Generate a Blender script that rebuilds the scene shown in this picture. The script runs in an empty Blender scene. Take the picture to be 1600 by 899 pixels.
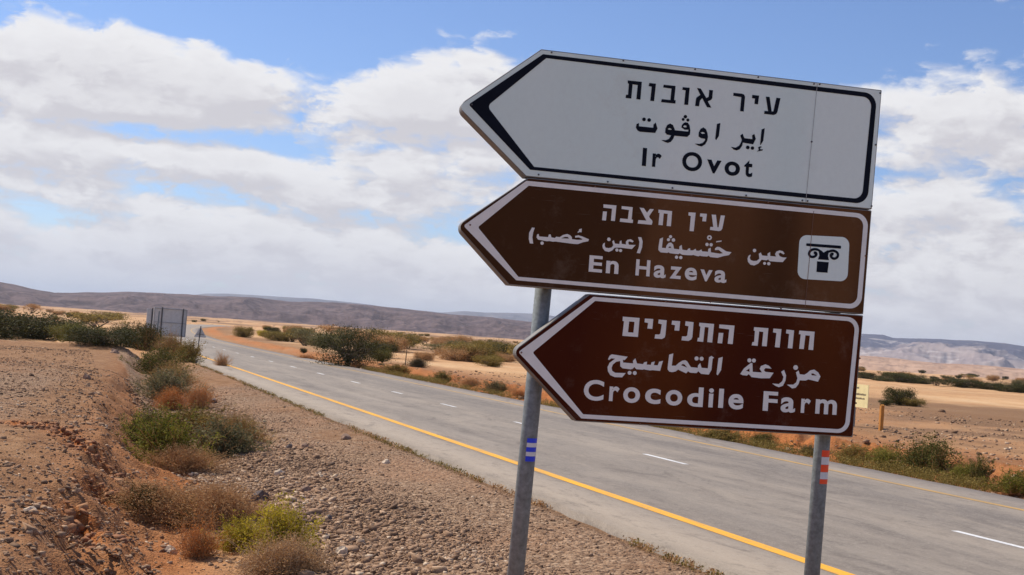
import bpy, bmesh, math, random, json
import numpy as np
from mathutils import Vector, Matrix, noise as mnoise

scene = bpy.context.scene
COL = scene.collection
R_ = math.radians
rng = np.random.default_rng(7)
random.seed(7)

# ------------------------------------------------------------------ camera
CAM_H = 2.05
FPX = 1900.0                       # focal length in pixels of a 1600 px wide picture
ROLL = math.atan(0.0735)
PITCH = math.atan(80.3 / FPX)
cam_data = bpy.data.cameras.new("camera")
cam_data.sensor_width = 36.0
cam_data.lens = FPX / 1600 * 36.0
cam_data.clip_start = 0.1
cam_data.clip_end = 60000
cam = bpy.data.objects.new("camera", cam_data)
COL.objects.link(cam)
cam.matrix_world = Matrix.Translation((0, 0, CAM_H)) @ Matrix.Rotation(math.pi / 2 + PITCH, 4, 'X') @ Matrix.Rotation(ROLL, 4, 'Z')
scene.camera = cam
CR = np.array(cam.matrix_world.to_3x3())

def ray(px, py):
    d = CR @ np.array([(px - 800) / FPX, -(py - 449.5) / FPX, -1.0])
    return d / np.linalg.norm(d)

def azel(px, py):
    d = ray(px, py)
    return math.atan2(d[0], d[1]), math.asin(d[2])

# ------------------------------------------------------------------ sun, sky, exposure
SUN_EL, SUN_AZ = 52.0, -58.0        # degrees; azimuth from +Y towards +X
sd = Vector((math.sin(R_(SUN_AZ)) * math.cos(R_(SUN_EL)), math.cos(R_(SUN_AZ)) * math.cos(R_(SUN_EL)), math.sin(R_(SUN_EL))))
sun_data = bpy.data.lights.new("sun", 'SUN')
sun_data.energy = 4.7
sun_data.angle = R_(0.53)
sun_data.color = (1.0, 0.91, 0.77)
sun = bpy.data.objects.new("sun", sun_data)
COL.objects.link(sun)
sun.rotation_euler = (-sd).to_track_quat('-Z', 'Y').to_euler()
sun.location = (0, 0, 30)

scene.view_settings.view_transform = 'Standard'
scene.view_settings.look = 'None'
scene.view_settings.exposure = 0.13
scene.view_settings.gamma = 1.0

class NT:
    """small helper to write node trees"""
    def __init__(self, tree):
        self.t = tree
        self.t.nodes.clear()
    def n(self, kind, **kw):
        nd = self.t.nodes.new(kind)
        for k, v in kw.items():
            setattr(nd, k, v)
        return nd
    def l(self, a, b):
        self.t.links.new(a, b)
    def put(self, sock, v):
        if isinstance(v, bpy.types.NodeSocket):
            self.l(v, sock)
        else:
            sock.default_value = v
    def m(self, op, a, b=0.0, c=None, clamp=False):
        nd = self.n('ShaderNodeMath', operation=op, use_clamp=clamp)
        self.put(nd.inputs[0], a)
        self.put(nd.inputs[1], b)
        if c is not None:
            self.put(nd.inputs[2], c)
        return nd.outputs[0]
    def mix(self, f, a, b, mode='MIX'):
        nd = self.n('ShaderNodeMix', data_type='RGBA', blend_type=mode)
        self.put(nd.inputs[0], f)
        self.put(nd.inputs[6], a if isinstance(a, bpy.types.NodeSocket) else (*a, 1))
        self.put(nd.inputs[7], b if isinstance(b, bpy.types.NodeSocket) else (*b, 1))
        return nd.outputs[2]
    def noise(self, vec, scale, detail=4, rough=0.55, dist=0.0):
        nd = self.n('ShaderNodeTexNoise')
        if vec is not None:
            self.l(vec, nd.inputs['Vector'])
        nd.inputs['Scale'].default_value = scale
        nd.inputs['Detail'].default_value = detail
        nd.inputs['Roughness'].default_value = rough
        nd.inputs['Distortion'].default_value = dist
        return nd
    def ramp(self, f, stops, interp='LINEAR'):
        nd = self.n('ShaderNodeValToRGB')
        nd.color_ramp.interpolation = interp
        el = nd.color_ramp.elements
        while len(el) < len(stops):
            el.new(0.5)
        for e, (p, c) in zip(el, stops):
            e.position = p
            e.color = (*c, 1) if len(c) == 3 else c
        self.l(f, nd.inputs[0])
        return nd.outputs[0]
    def smooth(self, x, a, b):
        nd = self.n('ShaderNodeMapRange', interpolation_type='SMOOTHSTEP')
        self.put(nd.inputs[0], x)
        nd.inputs[1].default_value = a
        nd.inputs[2].default_value = b
        return nd.outputs[0]
    def mapping(self, vec, scale=(1, 1, 1), loc=(0, 0, 0), rot=(0, 0, 0)):
        nd = self.n('ShaderNodeMapping')
        self.l(vec, nd.inputs[0])
        nd.inputs['Scale'].default_value = scale
        nd.inputs['Location'].default_value = loc
        nd.inputs['Rotation'].default_value = rot
        return nd.outputs[0]

world = bpy.data.worlds.new("World")
scene.world = world
world.use_nodes = True
W = NT(world.node_tree)
sky = W.n('ShaderNodeTexSky', sky_type='NISHITA')
sky.sun_disc = False
sky.sun_elevation = R_(SUN_EL)
sky.sun_rotation = R_(SUN_AZ)
sky.altitude = 0
sky.air_density = 1.0
sky.dust_density = 0.3
sky.ozone_density = 1.6
tc = W.n('ShaderNodeTexCoord')
sep = W.n('ShaderNodeSeparateXYZ')
W.l(tc.outputs['Generated'], sep.inputs[0])
AZ = W.m('ARCTAN2', sep.outputs[0], sep.outputs[1])
EL = W.m('ARCSINE', sep.outputs[2])

def cloud_field(az, el, tag):
    """coverage of cumulus heaps above and layered stratocumulus lower down"""
    cb = W.n('ShaderNodeCombineXYZ')
    W.put(cb.inputs[0], W.m('MULTIPLY', az, 9.0))
    W.put(cb.inputs[1], W.m('MULTIPLY', el, 24.0))
    cb.inputs[2].default_value = 3.7
    n1 = W.noise(cb.outputs[0], 1.0, 5, 0.6, 0.25).outputs[0]
    cb2 = W.n('ShaderNodeCombineXYZ')
    W.put(cb2.inputs[0], W.m('MULTIPLY', az, 5.0))
    W.put(cb2.inputs[1], W.m('MULTIPLY', el, 30.0))
    cb2.inputs[2].default_value = 9.1
    n2 = W.noise(cb2.outputs[0], 1.0, 3, 0.5, 0.3).outputs[0]
    f = W.m('ADD', W.m('MULTIPLY', W.m('SUBTRACT', n1, 0.5), 1.9), W.m('MULTIPLY', W.m('SUBTRACT', n2, 0.5), 0.9))
    # layered deck: full near the horizon, broken above
    deck = W.m('MULTIPLY', W.m('SUBTRACT', 1.0, W.smooth(el, 0.06, 0.23)), 0.95)
    cb3 = W.n('ShaderNodeCombineXYZ')
    W.put(cb3.inputs[0], W.m('MULTIPLY', az, 30.0))
    W.put(cb3.inputs[1], W.m('MULTIPLY', el, 62.0))
    n3 = W.noise(cb3.outputs[0], 1.0, 5, 0.65, 0.4).outputs[0]
    f = W.m('ADD', f, W.m('MULTIPLY', W.m('SUBTRACT', n3, 0.5), 0.85))
    cb4 = W.n('ShaderNodeCombineXYZ')
    W.put(cb4.inputs[0], W.m('ADD', W.m('MULTIPLY', az, 21.0), W.m('MULTIPLY', n3, 1.6)))
    W.put(cb4.inputs[1], W.m('ADD', W.m('MULTIPLY', el, 42.0), W.m('MULTIPLY', n1, 1.2)))
    v4 = W.n('ShaderNodeTexVoronoi', feature='SMOOTH_F1', voronoi_dimensions='2D')
    W.l(cb4.outputs[0], v4.inputs['Vector'])
    v4.inputs['Scale'].default_value = 1.0
    v4.inputs['Detail'].default_value = 2.0
    v4.inputs['Roughness'].default_value = 0.6
    v4.inputs['Smoothness'].default_value = 0.6
    f = W.m('ADD', f, W.m('MULTIPLY', W.m('SUBTRACT', 0.5, v4.outputs['Distance']), 0.58))
    f = W.m('ADD', f, W.m('SUBTRACT', deck, 0.05))
    for (px, py, rx, ry, w) in CLOUDS:
        a0, e0 = azel(px, py)
        dx = W.m('DIVIDE', W.m('SUBTRACT', az, a0), rx / FPX)
        dy = W.m('ADD', W.m('SUBTRACT', el, e0), W.m('MULTIPLY', W.m('SUBTRACT', az, a0), 0.0))
        dy = W.m('DIVIDE', dy, ry / FPX)
        r2 = W.m('ADD', W.m('MULTIPLY', dx, dx), W.m('MULTIPLY', dy, dy))
        g = W.m('EXPONENT', W.m('MULTIPLY', r2, -1.0))
        f = W.m('ADD', f, W.m('MULTIPLY', g, w))
    return f

# individual cloud heaps and clear gaps of this sky (direction, angular radii, weight)
CLOUDS = [(60, 90, 190, 75, 1.0), (250, 110, 150, 62, 0.9), (390, 135, 85, 34, 0.8), (300, 185, 260, 22, 0.5),
          (600, 150, 90, 55, 0.9), (720, 120, 110, 62, 1.0), (690, 185, 150, 28, 0.5),
          (1490, 185, 130, 60, 1.0), (1380, 150, 60, 30, 0.5), (1080, 95, 60, 14, 0.5),
          (360, 40, 190, 40, -0.9), (560, 60, 90, 60, -0.9), (480, 180, 22, 16, -0.5), (1130, 50, 300, 42, -1.0), (330, 5, 120, 30, -0.6), (1000, 20, 300, 50, -0.5),
          (180, 196, 150, 16, -0.62), (430, 232, 150, 16, -0.6), (640, 205, 90, 14, -0.5), (1400, 272, 160, 14, -0.6),
          (290, 300, 90, 17, -0.62), (60, 328, 110, 14, -0.5), (730, 372, 90, 16, -0.45),
          (110, 235, 140, 24, 0.3), (330, 250, 100, 22, 0.3), (600, 260, 140, 26, 0.3), (1480, 320, 140, 26, 0.3), (760, 240, 60, 20, 0.3)]
F0 = cloud_field(AZ, EL, 'a')
F1 = cloud_field(W.m('ADD', AZ, -0.012), W.m('ADD', EL, 0.016), 'b')
cover = W.smooth(F0, -0.16, 0.50)
lit = W.m('SUBTRACT', F0, F1)
shade = W.smooth(lit, -0.45, 0.55)
thick = W.smooth(F0, 0.3, 1.5)
ccol = W.mix(shade, (6.0, 5.85, 6.2), (8.1, 8.05, 8.2))
ccol = W.mix(W.m('MULTIPLY', thick, 0.4), ccol, (5.8, 5.65, 6.0))
ccol = W.mix(W.m('MULTIPLY', W.m('SUBTRACT', 1.0, W.smooth(EL, 0.0, 0.09)), 0.7), ccol, (6.8, 6.7, 7.2))
skyc = W.mix(1.0, sky.outputs[0], (1.0, 1.0, 1.0), 'MULTIPLY')
SKY_TINT = skyc.node
SKY_TINT.inputs[7].default_value = (0.84, 0.94, 1.2, 1)
final = W.mix(cover, skyc, ccol)
bg = W.n('ShaderNodeBackground')
bg.inputs[1].default_value = 0.1
W.l(final, bg.inputs[0])
wo = W.n('ShaderNodeOutputWorld')
W.l(bg.outputs[0], wo.inputs[0])

# ------------------------------------------------------------------ object helpers
def tag(o, label=None, cat=None, group=None, kind=None):
    if label: o['label'] = label
    if cat: o['category'] = cat
    if group: o['group'] = group
    if kind: o['kind'] = kind
    return o

def link(name, data, parent=None, mat=None):
    o = bpy.data.objects.new(name, data)
    COL.objects.link(o)
    if parent is not None:
        o.parent = parent
    if mat is not None and hasattr(data, 'materials') and not data.materials:
        data.materials.append(mat)
    return o

def empty(name, loc, rz=0.0, **kw):
    o = bpy.data.objects.new(name, None)
    o.empty_display_size = 0.3
    COL.objects.link(o)
    o.location = loc
    o.rotation_euler = (0, 0, rz)
    return tag(o, **kw)

def mesh_np(name, V, Fq, tint=None, smooth=False, attrs=None):
    """mesh from numpy verts and faces (all faces the same size)"""
    V = np.asarray(V, dtype=np.float32)
    Fq = np.asarray(Fq, dtype=np.int32)
    me = bpy.data.meshes.new(name)
    k = Fq.shape[1]
    me.vertices.add(len(V)); me.vertices.foreach_set('co', V.ravel())
    me.loops.add(Fq.size); me.loops.foreach_set('vertex_index', Fq.ravel())
    me.polygons.add(len(Fq))
    me.polygons.foreach_set('loop_start', np.arange(0, Fq.size, k, dtype=np.int32))
    me.polygons.foreach_set('loop_total', np.full(len(Fq), k, dtype=np.int32))
    if smooth:
        me.polygons.foreach_set('use_smooth', np.ones(len(Fq), dtype=bool))
    at = dict(attrs or {})
    if tint is not None: at['tint'] = tint
    for an, arr in at.items():
        a = me.attributes.new(an, 'FLOAT', 'POINT')
        a.data.foreach_set('value', np.asarray(arr, dtype=np.float32))
    me.update(calc_edges=True)
    me.validate()
    return me

class MB:
    """collects shapes for one mesh"""
    def __init__(self):
        self.v = []; self.f = []
    def poly(self, pts):
        i = len(self.v); self.v += [tuple(p) for p in pts]; self.f.append(list(range(i, i + len(pts))))
    def box(self, a, b):
        (x0, y0, z0), (x1, y1, z1) = a, b
        i = len(self.v)
        self.v += [(x0, y0, z0), (x1, y0, z0), (x1, y1, z0), (x0, y1, z0), (x0, y0, z1), (x1, y0, z1), (x1, y1, z1), (x0, y1, z1)]
        for q in ((0, 3, 2, 1), (4, 5, 6, 7), (0, 1, 5, 4), (1, 2, 6, 5), (2, 3, 7, 6), (3, 0, 4, 7)):
            self.f.append([i + k for k in q])
    def tube(self, p, q, r0, r1=None, n=16, cap=True):
        r1 = r0 if r1 is None else r1
        p, q = Vector(p), Vector(q)
        d = (q - p).normalized()
        a = d.orthogonal().normalized(); b = d.cross(a)
        i = len(self.v)
        for c, r in ((p, r0), (q, r1)):
            for k in range(n):
                t = 2 * math.pi * k / n
                self.v.append(tuple(c + a * (r * math.cos(t)) + b * (r * math.sin(t))))
        for k in range(n):
            self.f.append([i + k, i + (k + 1) % n, i + n + (k + 1) % n, i + n + k])
        if cap:
            self.f.append([i + k for k in range(n)][::-1]); self.f.append([i + n + k for k in range(n)])
    def build(self, name, mat, parent=None, smooth=False, bevel=0.0):
        me = bpy.data.meshes.new(name)
        me.from_pydata(self.v, [], self.f)
        if bevel > 0:
            bm = bmesh.new(); bm.from_mesh(me)
            es = [e for e in bm.edges if len(e.link_faces) == 2 and e.calc_face_angle(0) > 0.6]
            bmesh.ops.bevel(bm, geom=es, offset=bevel, segments=2, affect='EDGES', profile=0.6)
            bm.to_mesh(me); bm.free()
        if smooth:
            for p in me.polygons: p.use_smooth = True
        me.update()
        return link(name, me, parent, mat)

# ------------------------------------------------------------------ materials
def mat_new(name):
    m = bpy.data.materials.new(name)
    m.use_nodes = True
    return m, NT(m.node_tree)

def finish(nt, color, rough=0.8, bump=None, bump_d=0.01, bump_s=1.0, metallic=0.0, spec=0.3, transl=None):
    b = nt.n('ShaderNodeBsdfPrincipled')
    nt.put(b.inputs['Base Color'], color if isinstance(color, bpy.types.NodeSocket) else (*color, 1))
    nt.put(b.inputs['Roughness'], rough)
    nt.put(b.inputs['Metallic'], metallic)
    b.inputs['Specular IOR Level'].default_value = spec
    if bump is not None:
        bn = nt.n('ShaderNodeBump')
        bn.inputs['Distance'].default_value = bump_d
        bn.inputs['Strength'].default_value = bump_s
        nt.l(bump, bn.inputs['Height'])
        nt.l(bn.outputs[0], b.inputs['Normal'])
    out = nt.n('ShaderNodeOutputMaterial')
    if transl:
        t = nt.n('ShaderNodeBsdfTranslucent')
        nt.put(t.inputs[0], color if isinstance(color, bpy.types.NodeSocket) else (*color, 1))
        mx = nt.n('ShaderNodeMixShader')
        mx.inputs[0].default_value = transl
        nt.l(b.outputs[0], mx.inputs[1]); nt.l(t.outputs[0], mx.inputs[2])
        nt.l(mx.outputs[0], out.inputs[0])
    else:
        nt.l(b.outputs[0], out.inputs[0])

def objco(nt):
    return nt.n('ShaderNodeTexCoord').outputs['Object']

def attr(nt, name):
    return nt.n('ShaderNodeAttribute', attribute_name=name).outputs['Fac']

def m_ground():
    m, t = mat_new('desert_ground')
    co = t.n('ShaderNodeNewGeometry').outputs['Position']
    g, r, s, dk = attr(t, 'gravel'), attr(t, 'red'), attr(t, 'sand'), attr(t, 'dark')
    big = t.noise(co, 0.35, 6, 0.6).outputs[0]
    mid = t.noise(co, 2.2, 6, 0.65).outputs[0]
    fine = t.noise(co, 14, 5, 0.7).outputs[0]
    vo = t.n('ShaderNodeTexVoronoi'); t.l(co, vo.inputs['Vector']); vo.inputs['Scale'].default_value = 17
    vo2 = t.n('ShaderNodeTexVoronoi'); t.l(co, vo2.inputs['Vector']); vo2.inputs['Scale'].default_value = 42
    sepv = t.n('ShaderNodeSeparateColor'); t.l(vo.outputs['Color'], sepv.inputs[0])
    sepw = t.n('ShaderNodeSeparateColor'); t.l(vo2.outputs['Color'], sepw.inputs[0])
    soil = t.ramp(mid, [(0.25, (0.18, 0.09, 0.045)), (0.5, (0.31, 0.17, 0.088)), (0.75, (0.45, 0.275, 0.155))])
    redc = t.ramp(fine, [(0.25, (0.26, 0.07, 0.02)), (0.55, (0.46, 0.165, 0.05)), (0.8, (0.58, 0.28, 0.11))])
    band = t.noise(t.mapping(co, (0.03, 0.16, 1)), 1.0, 7, 0.7, 0.6).outputs[0]
    sandc = t.ramp(t.noise(co, 0.08, 6, 0.65).outputs[0], [(0.3, (0.46, 0.25, 0.125)), (0.5, (0.64, 0.39, 0.21)), (0.7, (0.76, 0.54, 0.33))])
    grc = t.ramp(sepv.outputs[0], [(0.0, (0.09, 0.05, 0.03)), (0.3, (0.22, 0.13, 0.08)), (0.6, (0.37, 0.235, 0.148)), (0.85, (0.5, 0.34, 0.225)), (1.0, (0.6, 0.45, 0.33))])
    grc2 = t.ramp(sepw.outputs[0], [(0.0, (0.09, 0.053, 0.034)), (0.5, (0.28, 0.175, 0.112)), (1.0, (0.5, 0.35, 0.245))])
    grc = t.mix(0.5, grc, grc2)
    grc = t.mix(t.smooth(big, 0.4, 0.7), grc, t.mix(0.45, grc, (0.40, 0.22, 0.13)))
    sandc = t.mix(t.m('MULTIPLY', t.smooth(band, 0.48, 0.68), 0.7), sandc, (0.36, 0.2, 0.11))
    sandc = t.mix(t.m('MULTIPLY', t.smooth(mid, 0.5, 0.8), 0.5), sandc, (0.42, 0.26, 0.15))
    # pebbles lie on the soil where the gravel weight beats a breakup noise
    c = t.mix(r, soil, redc)
    c = t.mix(s, c, sandc)
    gm = t.smooth(t.m('ADD', g, t.m('MULTIPLY', t.m('SUBTRACT', mid, 0.5), 0.9)), 0.25, 0.75)
    c = t.mix(gm, c, grc)
    darkc = t.mix(fine, (0.14, 0.078, 0.042), (0.31, 0.185, 0.11))
    dm = t.smooth(t.m('ADD', dk, t.m('MULTIPLY', t.m('SUBTRACT', big, 0.5), 0.8)), 0.3, 0.8)
    c = t.mix(t.m('MULTIPLY', dm, 0.8), c, darkc)
    c = t.mix(1.0, c, (0.92, 0.895, 0.83), 'MULTIPLY')
    hgt = t.m('ADD', t.m('MULTIPLY', t.m('SUBTRACT', 1.0, vo.outputs['Distance']), t.m('ADD', 0.35, gm)), t.m('MULTIPLY', fine, 1.2))
    hgt = t.m('ADD', hgt, t.m('MULTIPLY', vo2.outputs['Distance'], -0.5))
    finish(t, c, 0.95, hgt, 0.03, 0.9, spec=0.15)
    return m

def m_rock(name, stops, bump=0.4):
    m, t = mat_new(name)
    co = objco(t)
    n = t.noise(co, 25, 4, 0.6).outputs[0]
    c = t.ramp(attr(t, 'tint'), stops)
    c = t.mix(t.m('MULTIPLY', n, 0.5), c, (0.36, 0.24, 0.17))
    c = t.mix(1.0, c, (0.95, 0.92, 0.85), 'MULTIPLY')
    finish(t, c, 0.9, n, 0.01, bump, spec=0.2)
    return m

def m_leaf(name, a, b, c3, transl=0.3):
    m, t = mat_new(name)
    c = t.ramp(attr(t, 'tint'), [(0.0, a), (0.55, b), (1.0, c3)])
    finish(t, c, 0.75, spec=0.2, transl=transl)
    return m

def m_plain(name, col, rough=0.6, metallic=0.0, var=0.25, scale=8, spec=0.4, bump=0.0, stretch=(1, 1, 1)):
    m, t = mat_new(name)
    co = t.mapping(objco(t), stretch)
    n = t.noise(co, scale, 6, 0.65).outputs[0]
    lo = tuple(x * (1 - var) for x in col); hi = tuple(min(1, x * (1 + var)) for x in col)
    c = t.ramp(n, [(0.3, lo), (0.7, hi)])
    finish(t, c, rough, n if bump else None, 0.004, bump, metallic, spec)
    return m

def m_asphalt():
    m, t = mat_new('worn_asphalt')
    co = objco(t)                                   # local Y runs along the road
    st = t.noise(t.mapping(co, (1.3, 0.05, 1)), 1.0, 6, 0.6).outputs[0]
    patch = t.noise(t.mapping(co, (0.5, 0.11, 1)), 1.0, 5, 0.6, 0.5).outputs[0]
    grit = t.noise(co, 60, 4, 0.85).outputs[0]
    mid = t.noise(t.mapping(co, (1, 0.45, 1)), 5, 7, 0.75).outputs[0]
    sx = t.n('ShaderNodeSeparateXYZ'); t.l(co, sx.inputs[0])
    X = sx.outputs[0]
    c = t.ramp(st, [(0.3, (0.15, 0.122, 0.096)), (0.5, (0.225, 0.187, 0.148)), (0.72, (0.31, 0.26, 0.205))])
    c = t.mix(t.smooth(patch, 0.45, 0.62), c, t.mix(0.65, c, (0.34, 0.28, 0.215)))
    # shoulder strip outside the edge line, dusty with sand
    sh = t.m('SUBTRACT', 1.0, t.smooth(X, -0.35, -0.05))
    c = t.mix(t.m('MULTIPLY', sh, 0.75), c, (0.33, 0.265, 0.2))
    eg = t.m('SUBTRACT', 1.0, t.smooth(t.m('ADD', X, t.m('MULTIPLY', mid, 0.25)), -1.15, -0.75))
    c = t.mix(t.m('MULTIPLY', eg, 0.55), c, (0.17, 0.135, 0.105))
    shr = t.smooth(X, 7.2, 7.6)
    c = t.mix(t.m('MULTIPLY', shr, 0.6), c, (0.29, 0.235, 0.19))
    # darker polished wheel tracks on the far lane
    for cx, w, k in ((5.7, 0.9, 0.6), (4.4, 0.45, 0.3), (1.0, 0.5, 0.22), (2.7, 0.5, 0.25)):
        dx = t.m('DIVIDE', t.m('SUBTRACT', X, cx), w)
        gz = t.m('EXPONENT', t.m('MULTIPLY', t.m('MULTIPLY', dx, dx), -1.0))
        gz = t.m('MULTIPLY', gz, t.m('ADD', 0.5, patch))
        c = t.mix(t.m('MULTIPLY', gz, k), c, (0.1, 0.088, 0.08))
    c = t.mix(t.m('MULTIPLY', t.smooth(grit, 0.35, 0.75), 0.5), c, (0.4, 0.345, 0.29))
    c = t.mix(t.m('MULTIPLY', t.smooth(mid, 0.48, 0.72), 0.5), c, (0.11, 0.09, 0.075))
    blot = t.noise(t.mapping(co, (0.9, 0.3, 1)), 1.3, 8, 0.8, 0.8).outputs[0]
    c = t.mix(t.m('MULTIPLY', t.smooth(blot, 0.5, 0.62), 0.45), c, (0.33, 0.275, 0.215))
    c = t.mix(t.m('MULTIPLY', t.m('SUBTRACT', 1.0, t.smooth(blot, 0.36, 0.46)), 0.55), c, (0.12, 0.098, 0.08))
    gr2 = t.noise(co, 24, 3, 0.9).outputs[0]
    c = t.mix(t.m('MULTIPLY', t.smooth(gr2, 0.55, 0.7), 0.4), c, (0.09, 0.075, 0.062))
    gr3 = t.noise(co, 13, 2, 0.95).outputs[0]
    c = t.mix(t.m('MULTIPLY', t.smooth(gr3, 0.52, 0.66), 0.3), c, (0.38, 0.33, 0.27))
    # thin cracks
    vo = t.n('ShaderNodeTexVoronoi', feature='DISTANCE_TO_EDGE')
    wv = t.mapping(co, (0.35, 0.12, 1))
    wob = t.noise(co, 1.5, 4, 0.7)
    ad = t.n('ShaderNodeMix', data_type='VECTOR'); ad.inputs[0].default_value = 0.12
    t.l(wv, ad.inputs[4]); t.l(wob.outputs['Color'], ad.inputs[5])
    t.l(ad.outputs[1], vo.inputs['Vector']); vo.inputs['Scale'].default_value = 1.3
    cr = t.m('SUBTRACT', 1.0, t.smooth(vo.outputs['Distance'], 0.002, 0.008))
    c = t.mix(t.m('MULTIPLY', cr, t.m('MULTIPLY', t.smooth(patch, 0.5, 0.7), 0.45)), c, (0.06, 0.05, 0.045))
    finish(t, c, 0.8, grit, 0.006, 0.5, spec=0.3)
    return m

def m_paint(name, col, wear=0.35, under=(0.19, 0.17, 0.15)):
    m, t = mat_new(name)
    co = objco(t)
    n = t.noise(co, 30, 6, 0.75).outputs[0]
    n2 = t.noise(t.mapping(co, (3, 0.4, 1)), 2.0, 5, 0.6).outputs[0]
    f = t.smooth(t.m('ADD', t.m('MULTIPLY', n, 0.7), t.m('MULTIPLY', n2, 0.6)), 0.9 - wear, 1.05 - wear * 0.6)
    c = t.mix(f, col, t.mix(0.55, col, under))
    finish(t, c, 0.6, spec=0.3)
    return m

def m_sign(name, col, streak, k):
    m, t = mat_new(name)
    co = objco(t)
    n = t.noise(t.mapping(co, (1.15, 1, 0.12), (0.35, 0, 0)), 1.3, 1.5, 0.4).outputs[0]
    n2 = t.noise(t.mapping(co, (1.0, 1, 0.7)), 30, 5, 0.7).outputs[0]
    c = t.mix(t.m('MULTIPLY', t.smooth(n, 0.5, 0.68), k), col, streak)  # lighter upright streaks: the sheet's reflective sheen painted into its colour
    c = t.mix(t.m('MULTIPLY', n2, 0.25), c, tuple(x * 0.6 for x in col))
    n3 = t.noise(co, 3.5, 7, 0.75).outputs[0]
    c = t.mix(t.m('MULTIPLY', t.smooth(n3, 0.52, 0.75), 0.14), c, (0.4, 0.33, 0.26))
    sc = t.noise(t.mapping(co, (2, 1, 60), (0, 0, 0), (0, 0.3, 0)), 3, 2, 0.5).outputs[0]
    c = t.mix(t.m('MULTIPLY', t.smooth(sc, 0.70, 0.74), 0.12), c, (0.5, 0.45, 0.4))
    finish(t, c, 0.5, t.noise(co, 2.2, 2, 0.4).outputs[0], 0.004, 0.25, spec=0.07)
    return m

MAT = {}
MAT['ground'] = m_ground()
MAT['asphalt'] = m_asphalt()
MAT['yellow_paint'] = m_paint('yellow_line_paint', (0.88, 0.42, 0.012), 0.34)
MAT['yellow_paint_far'] = m_paint('faded_yellow_line_paint', (0.60, 0.34, 0.07), 0.45)
MAT['white_paint'] = m_paint('white_line_paint', (0.74, 0.73, 0.71), 0.32)
MAT['gravel'] = m_rock('gravel_stones', [(0.0, (0.05, 0.03, 0.02)), (0.25, (0.17, 0.10, 0.062)), (0.55, (0.33, 0.205, 0.13)), (0.82, (0.50, 0.345, 0.235)), (1.0, (0.72, 0.59, 0.46))])
MAT['clod'] = m_rock('crumbled_red_soil', [(0.0, (0.16, 0.05, 0.02)), (0.5, (0.33, 0.13, 0.05)), (1.0, (0.5, 0.27, 0.13))])
MAT['white_rock'] = m_plain('pale_limestone', (0.56, 0.44, 0.32), 0.9, var=0.2, scale=20, bump=0.6)
MAT['dark_rock'] = m_plain('dark_flint', (0.11, 0.085, 0.08), 0.8, var=0.4, scale=20, bump=0.6)
MAT['brown_rock'] = m_plain('reddish_rock', (0.3, 0.19, 0.13), 0.9, var=0.35, scale=16, bump=0.6)
MAT['metal'] = m_plain('galvanised_steel', (0.2, 0.225, 0.23), 0.65, 0.15, 0.32, 32, bump=0.2)
MAT['alu'] = m_plain('weathered_aluminium', (0.2, 0.19, 0.175), 0.6, 0.2, 0.2, 9)
MAT['sheet'] = m_plain('grey_sheet_metal_back', (0.52, 0.52, 0.51), 0.6, 0.2, 0.12, 3)
MAT['rail'] = m_plain('grey_sign_rail', (0.33, 0.33, 0.33), 0.6, 0.1)
MAT['joint'] = m_plain('sheet_joint_edge', (0.4, 0.42, 0.42), 0.6, spec=0.1)
MAT['joint_brown'] = m_plain('brown_sheet_joint_edge', (0.2, 0.11, 0.08), 0.6, spec=0.1)
MAT['dark_metal'] = m_plain('dark_steel_bracket', (0.09, 0.09, 0.095), 0.6, 0.3, 0.2, 6)
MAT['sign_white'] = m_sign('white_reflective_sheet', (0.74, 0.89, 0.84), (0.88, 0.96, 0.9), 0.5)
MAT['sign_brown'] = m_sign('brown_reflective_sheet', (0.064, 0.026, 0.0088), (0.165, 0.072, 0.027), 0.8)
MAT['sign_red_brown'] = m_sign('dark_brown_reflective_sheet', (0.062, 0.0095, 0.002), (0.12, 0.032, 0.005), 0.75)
MAT['sign_print_black'] = m_plain('black_print', (0.008, 0.011, 0.02), 0.6, var=0.2, spec=0.06)
MAT['sign_print_white'] = m_plain('white_print', (0.80, 0.81, 0.77), 0.6, var=0.06, scale=12, spec=0.06)
MAT['rivet'] = m_plain('rivet_steel', (0.1, 0.1, 0.11), 0.5, 0.4)
MAT['rivet_pale'] = m_plain('painted_rivet', (0.17, 0.08, 0.05), 0.5)
MAT['blue_tape'] = m_plain('blue_tape', (0.015, 0.05, 0.72), 0.4, var=0.12)
MAT['grey_tape'] = m_plain('pale_reflective_tape', (0.68, 0.7, 0.72), 0.4, var=0.1)
MAT['red_tape'] = m_plain('red_tape', (1.0, 0.085, 0.02), 0.4, var=0.12)
MAT['cream'] = m_plain('cream_painted_board', (0.9, 0.78, 0.4), 0.6, var=0.1, scale=4)
MAT['print'] = m_plain('weathered_dark_print', (0.17, 0.13, 0.08), 0.6)
MAT['orange_wood'] = m_plain('orange_painted_wood', (0.5, 0.21, 0.04), 0.7, var=0.35, scale=6, stretch=(3, 3, 0.6))
MAT['bark'] = m_plain('dry_bark', (0.14, 0.1, 0.07), 0.9, var=0.4, scale=15, bump=0.5)
MAT['twig'] = m_plain('dry_twig', (0.52, 0.28, 0.12), 0.9, var=0.35, scale=12)
MAT['twig_grey'] = m_plain('grey_twig', (0.5, 0.34, 0.2), 0.9, var=0.35, scale=12)
MAT['leaf_green'] = m_leaf('leaf_green', (0.05, 0.052, 0.01), (0.14, 0.13, 0.028), (0.28, 0.24, 0.07))
MAT['leaf_fresh'] = m_leaf('leaf_fresh_green', (0.08, 0.09, 0.012), (0.23, 0.22, 0.03), (0.42, 0.36, 0.08))
MAT['leaf_dark'] = m_leaf('leaf_dark_olive', (0.024, 0.025, 0.006), (0.06, 0.06, 0.016), (0.15, 0.13, 0.04), 0.2)
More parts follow.
